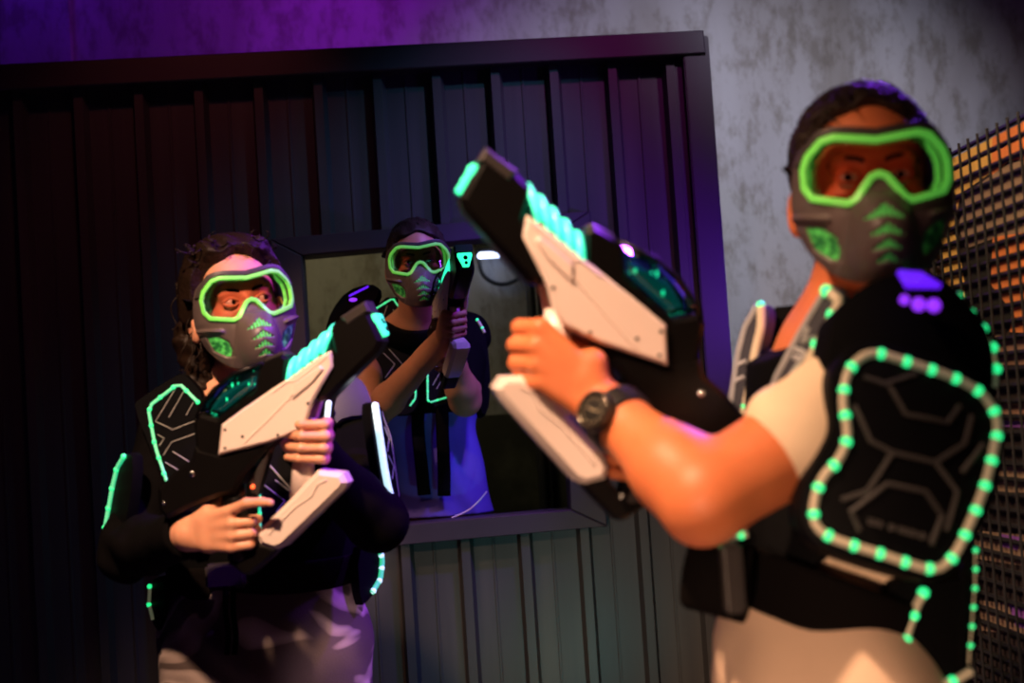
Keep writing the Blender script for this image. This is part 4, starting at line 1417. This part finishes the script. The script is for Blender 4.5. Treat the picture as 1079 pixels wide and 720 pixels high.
# big light-edged pad over the near shoulder
nS = Vector((.05, -1, .12)).normalized()
padO = [(905, 355), (960, 368), (1022, 388), (1050, 412), (1060, 444), (1052, 510), (1020, 585), (996, 610), (972, 614), (900, 594), (862, 578), (840, 556), (841, 512), (858, 480), (872, 452), (868, 415), (878, 382)]
padL = [(915, 372), (939, 380), (963, 388), (988, 396), (1013, 405), (1034, 418), (1045, 436), (1048, 450), (1043, 470), (1036, 495), (1030, 516), (1020, 542), (1011, 564), (1004, 582), (992, 597), (977, 601), (951, 594), (925, 585), (898, 577), (872, 568), (858, 558), (853, 546), (853, 530), (856, 516), (862, 502), (876, 488), (885, 466), (884, 448), (881, 430), (884, 406), (893, 386)]
plate(RM, 'shoulder_pad', padO, P(950, 480, 1.535), nS, .045, bulge=.030, led=padL, closed=True, led_r=.0050, dot_r=.0062, dot_step=.0290, rounds=2,
      lines=[[(905, 400), (925, 408), (960, 396)], [(893, 430), (908, 468), (930, 480), (975, 490), (1008, 470), (1018, 440)], [(930, 480), (905, 520), (880, 528)], [(975, 490), (1000, 520), (990, 560)], [(900, 560), (890, 540), (925, 512), (965, 520), (985, 545), (975, 575)], [(930, 410), (945, 440), (990, 448), (1005, 430)], [(1030, 470), (1005, 500)]],
      line_m='dimline', line_r=.0032)
# small worn lettering on the pad (illegible in the photo: kept as worn marks)
def marks(bm):
    for x, w in ((909, 2.2), (914, 2.2), (919, 2), (931, 3), (940, 2), (945, 2), (950, 2), (955, 2), (963, 3)):
        y = 551+(x-909)*.28
        q = on_plane(x, y, P(950, 480, 1.535), nS)+nS*.0250
        box(bm, (q.x-w*.0009, q.y-.003, q.z-.0032), (q.x+w*.0009, q.y+.012, q.z+.0032))
RM.add('worn_lettering', marks, M['dimline'], 30, label='small worn grey lettering')
# black strap field behind the pad up to the neck
plate(RM, 'shoulder_yoke', [(880, 322), (930, 292), (984, 290), (1010, 318), (1040, 352), (1048, 400), (1040, 440), (900, 430), (868, 400), (872, 350)], P(955, 360, 1.585), (.1, -1, .25), .06, m='vest', bulge=.03, rounds=2)
# chest plates seen nearly edge on
nC = Vector((-.72, -.69, .12))
plate(RM, 'chest_plate', [(869, 306), (880, 300), (890, 316), (866, 372), (846, 410), (812, 448), (798, 452), (806, 425), (832, 375), (856, 330)], P(850, 370, 1.68), nC, .02, m='slate',
      led=[(872, 307), (886, 317), (876, 337), (865, 358), (855, 378), (846, 400)], led_r=.0062, dot_r=.0075, dot_step=.040,
      lines=[[(866, 312), (842, 352), (818, 398), (802, 440)], [(852, 345), (846, 362), (858, 356)], [(838, 368), (848, 372)], [(850, 372), (828, 405), (812, 436)], [(836, 376), (846, 380)]], line_m='edge', line_r=.0035, rounds=1)
plate(RM, 'chest_plate', [(799, 320), (809, 322), (808, 345), (798, 380), (790, 425), (783, 455), (768, 440), (766, 420), (778, 370), (784, 345)], P(790, 385, 1.92), nC, .02, m='slate',
      led=[(803, 322), (803, 345), (797, 370), (792, 400), (787, 430), (781, 448)], led_m='led_green', tube_m='strip', led_r=.0062, dot_r=.006, dot_step=.14,
      lines=[[(798, 322), (785, 345), (778, 372), (770, 425)], [(779, 385), (787, 381)], [(776, 402), (785, 398)]], line_m='edge', line_r=.004, rounds=1)
plate(RM, 'shoulder_flap', [(808, 324), (846, 320), (850, 332), (830, 352), (806, 372), (798, 385)], P(825, 345, 1.93), (-.4, -.9, .2), .02, m='vest')
plate(RM, 'chest_plate', [(748, 566), (790, 556), (796, 572), (752, 580)], P(770, 568, 1.66), (-.4, -.8, .3), .01, m='vest', led=[(756, 570), (772, 567), (788, 563)], led_r=.004, dot_r=.005)
# back plate strip at far right, hip plate
plate(RM, 'back_plate', [(1000, 305), (1022, 322), (1050, 352), (1056, 392), (1050, 418), (1030, 420), (1004, 380), (990, 330)], P(1025, 365, 1.66), (.45, -.85, .1), .03, m='vest',
      led=[(1007, 314), (1021, 331), (1034, 347), (1044, 366), (1048, 388), (1047, 408)], led_r=.0030, dot_r=.0065, dot_step=.026)
plate(RM, 'back_plate', [(945, 605), (1000, 616), (1030, 590), (1034, 620), (1026, 700), (1010, 760), (960, 760), (918, 720), (916, 690), (930, 640)], P(980, 680, 1.66), (.1, -1, 0), .05, m='vest', bulge=.01,
      led=[(969, 624), (960, 641), (951, 668), (944, 692), (943, 712), (955, 724), (980, 722), (1003, 716), (1020, 706)], led_r=.0052, dot_r=.0068, dot_step=.029)
plate(RM, 'back_edge_strip', [(1022, 575), (1030, 570), (1029, 640), (1022, 705), (1014, 705)], P(1024, 640, 1.64), (.6, -.8, 0), .01, m='vest', led=[(1026, 580), (1026, 610), (1023, 650), (1019, 700)], led_r=.0010, dot_r=.0030, dot_step=.022)
RM.add('shoulder_sensor', lambda bm: [tube(bm, [P(948+i*4, 287+i*.4, 1.535), P(957+i*6.5, 302, 1.515)], .0038, 6) for i in range(6)], M['violet'], label='violet lit bars on the shoulder')
RM.add('sensor_dot', lambda bm: [ball(bm, P(x, y, 1.50), r) for x, y, r in ((953, 316, .0055), (968, 321, .0075), (984, 322, .0075))], M['violet_hot'])
# wrist watch
wd = (eL-wl).normalized()
wc = wl+wd*.030
def band(bm):
    a = wd.orthogonal().normalized(); b = wd.cross(a)
    for o in (-.009, 0, .009):
        tube(bm, [wc+wd*o+(a*math.cos(t)+b*math.sin(t))*.0355 for t in [i*math.pi/12 for i in range(24)]], .0062, 8, closed=True)
wt = RM.add('wrist_watch', band, M['watch'], label='chunky black sports watch')
fd = (P(596, 412, 1.5)-P(612, 412, 1.68)); fd = (Vector((-.45, -1, .0))); fd = (fd-wd*fd.dot(wd)).normalized()
fc = wc+fd*.034
def wcase(bm): cyl(bm, fc, fc+fd*.014, .0245, 24)
RM.add('watch_case', wcase, M['watch'], 30, parent=wt)
def wbez(bm):
    a = fd.orthogonal().normalized(); b = fd.cross(a)
    tube(bm, [fc+fd*.014+(a*math.cos(t)+b*math.sin(t))*.0205 for t in [i*math.pi/14 for i in range(28)]], .0028, 8, closed=True)
RM.add('watch_bezel', wbez, M['watch_metal'], parent=wt)
def wmk(bm):
    a = fd.orthogonal().normalized(); b = fd.cross(a)
    for i in range(12):
        t = i*math.pi/6
        q = fc+fd*.0145+(a*math.cos(t)+b*math.sin(t))*.0145
        ball(bm, q, .0011, seg=6)
    for t, l in ((.6, .010), (3.4, .007)):
        tube(bm, [fc+fd*.0147, fc+fd*.0147+(a*math.cos(t)+b*math.sin(t))*l], .0009, 5)
RM.add('watch_markings', wmk, M['watch_mark'], parent=wt)

# ================================================================== LIGHT
def look(o, t):
    d = (Vector(t)-o.location)
    o.rotation_euler = d.to_track_quat('-Z', 'Y').to_euler()
def spot(name, loc, tgt, col, power, size=60, blend=.6, rad=.05):
    d = bpy.data.lights.new(name, 'SPOT'); d.color = col; d.energy = power; d.spot_size = R(size); d.spot_blend = blend; d.shadow_soft_size = rad
    o = bpy.data.objects.new(name, d); COL.objects.link(o); o.location = loc; look(o, tgt); return o
def area(name, loc, tgt, col, power, size=.4):
    d = bpy.data.lights.new(name, 'AREA'); d.color = col; d.energy = power; d.size = size
    o = bpy.data.objects.new(name, d); COL.objects.link(o); o.location = loc; look(o, tgt); return o
def point(name, loc, col, power, rad=.05):
    d = bpy.data.lights.new(name, 'POINT'); d.color = col; d.energy = power; d.shadow_soft_size = rad
    o = bpy.data.objects.new(name, d); COL.objects.link(o); o.location = loc; return o

w = bpy.data.worlds.new('world'); S.world = w; w.use_nodes = True
w.node_tree.nodes['Background'].inputs[0].default_value = (.02, .015, .03, 1)
w.node_tree.nodes['Background'].inputs[1].default_value = .35

spot('warm_spot', (-.55, .85, 2.75), (-.17, 2.1, 1.1), (1, .60, .37), 380, 60, .8, .05)
spot('warm_fill', (-.45, -.4, .8), (.36, 1.75, .88), (1, .60, .38), 170, 28, .9, .12)
spot('face_fill', (-.25, .15, 1.40), (.41, 1.65, 1.60), (1, .5, .3), 30, 15, .9, .05)  # added fill to lift the near man's face behind the lens
spot('pink_leg_fill', (.05, 1.25, .75), (-.17, 2.6, .86), (1, .62, .72), 70, 13, .8, .04)  # added narrow fill for the pink light on the woman's trousers
spot('warm_window_fill', (-.95, 2.9, 2.75), (-.22, 4.2, 1.45), (1, .55, .34), 75, 24, .7, .05)  # added fill for the man in the window, beyond the warm spot's reach
spot('violet_spot_back', (1.35, 3.35, 2.75), (.35, 2.0, 1.4), (.28, .04, 1), 160, 70, .6, .05)
spot('violet_spot_right', (1.35, 2.0, 2.95), (-.3, 2.5, .86), (.30, .04, 1), 330, 44, .6, .05)
spot('violet_spot_window', (1.0, 3.2, 2.9), (-.15, 4.5, 1.1), (.25, .03, 1), 120, 28, .6, .05)
spot('wall_spot_cool', (1.6, 3.2, 3.3), (1.25, 6, 2.0), (.84, .82, 1), 240, 62, 1, .1)
point('violet_wall_point', (-.3, 5.3, 3.1), (.38, .01, .85), 10)
point('blue_wall_point', (-1.55, 5.6, 3.3), (.12, .01, 1), 1.2)
spot('red_par', (-.5, 3.2, 3.4), (-.75, 4.3, 2.1), (1, .16, .1), 13, 46, 1)
spot('teal_par', (1.0, 3.0, 3.2), (-.02, 4.3, 1.75), (.16, .5, .85), 75, 40, 1)
spot('amber_par', (-.5, 2.9, .25), (-.1, 4.3, .6), (1, .45, .15), 3, 60, 1)
spot('orange_par', (.5, 3.6, .25), (.22, 4.3, .62), (1, .35, .1), 3, 32, 1)
spot('green_par', (.5, 3.0, .3), (.15, 4.3, .85), (.12, .75, .75), 13, 60, 1)
spot('magenta_par', (.9, 3.2, 3.3), (.40, 4.3, 2.0), (.8, .08, .6), 40, 45, 1)
spot('violet_par', (1.3, 3.4, 1.6), (.62, 4.3, 1.7), (.22, .04, 1), 42, 60, 1)
spot('violet_par_left', (-.4, 3.3, 3.2), (-1.1, 4.3, 1.5), (.7, .25, .5), 3.5, 80, 1)
area('interior_lamp', (-.6, 5.0, 2.28), (-.4, 6, 1.6), (1, .84, .42), 2.4, .5)
spot('mesh_warm', (.15, 1.2, 2.7), (1.05, 2.6, 1.5), (1, .66, .36), 190, 40, .8)
print('SCENE OK', len(bpy.data.objects))
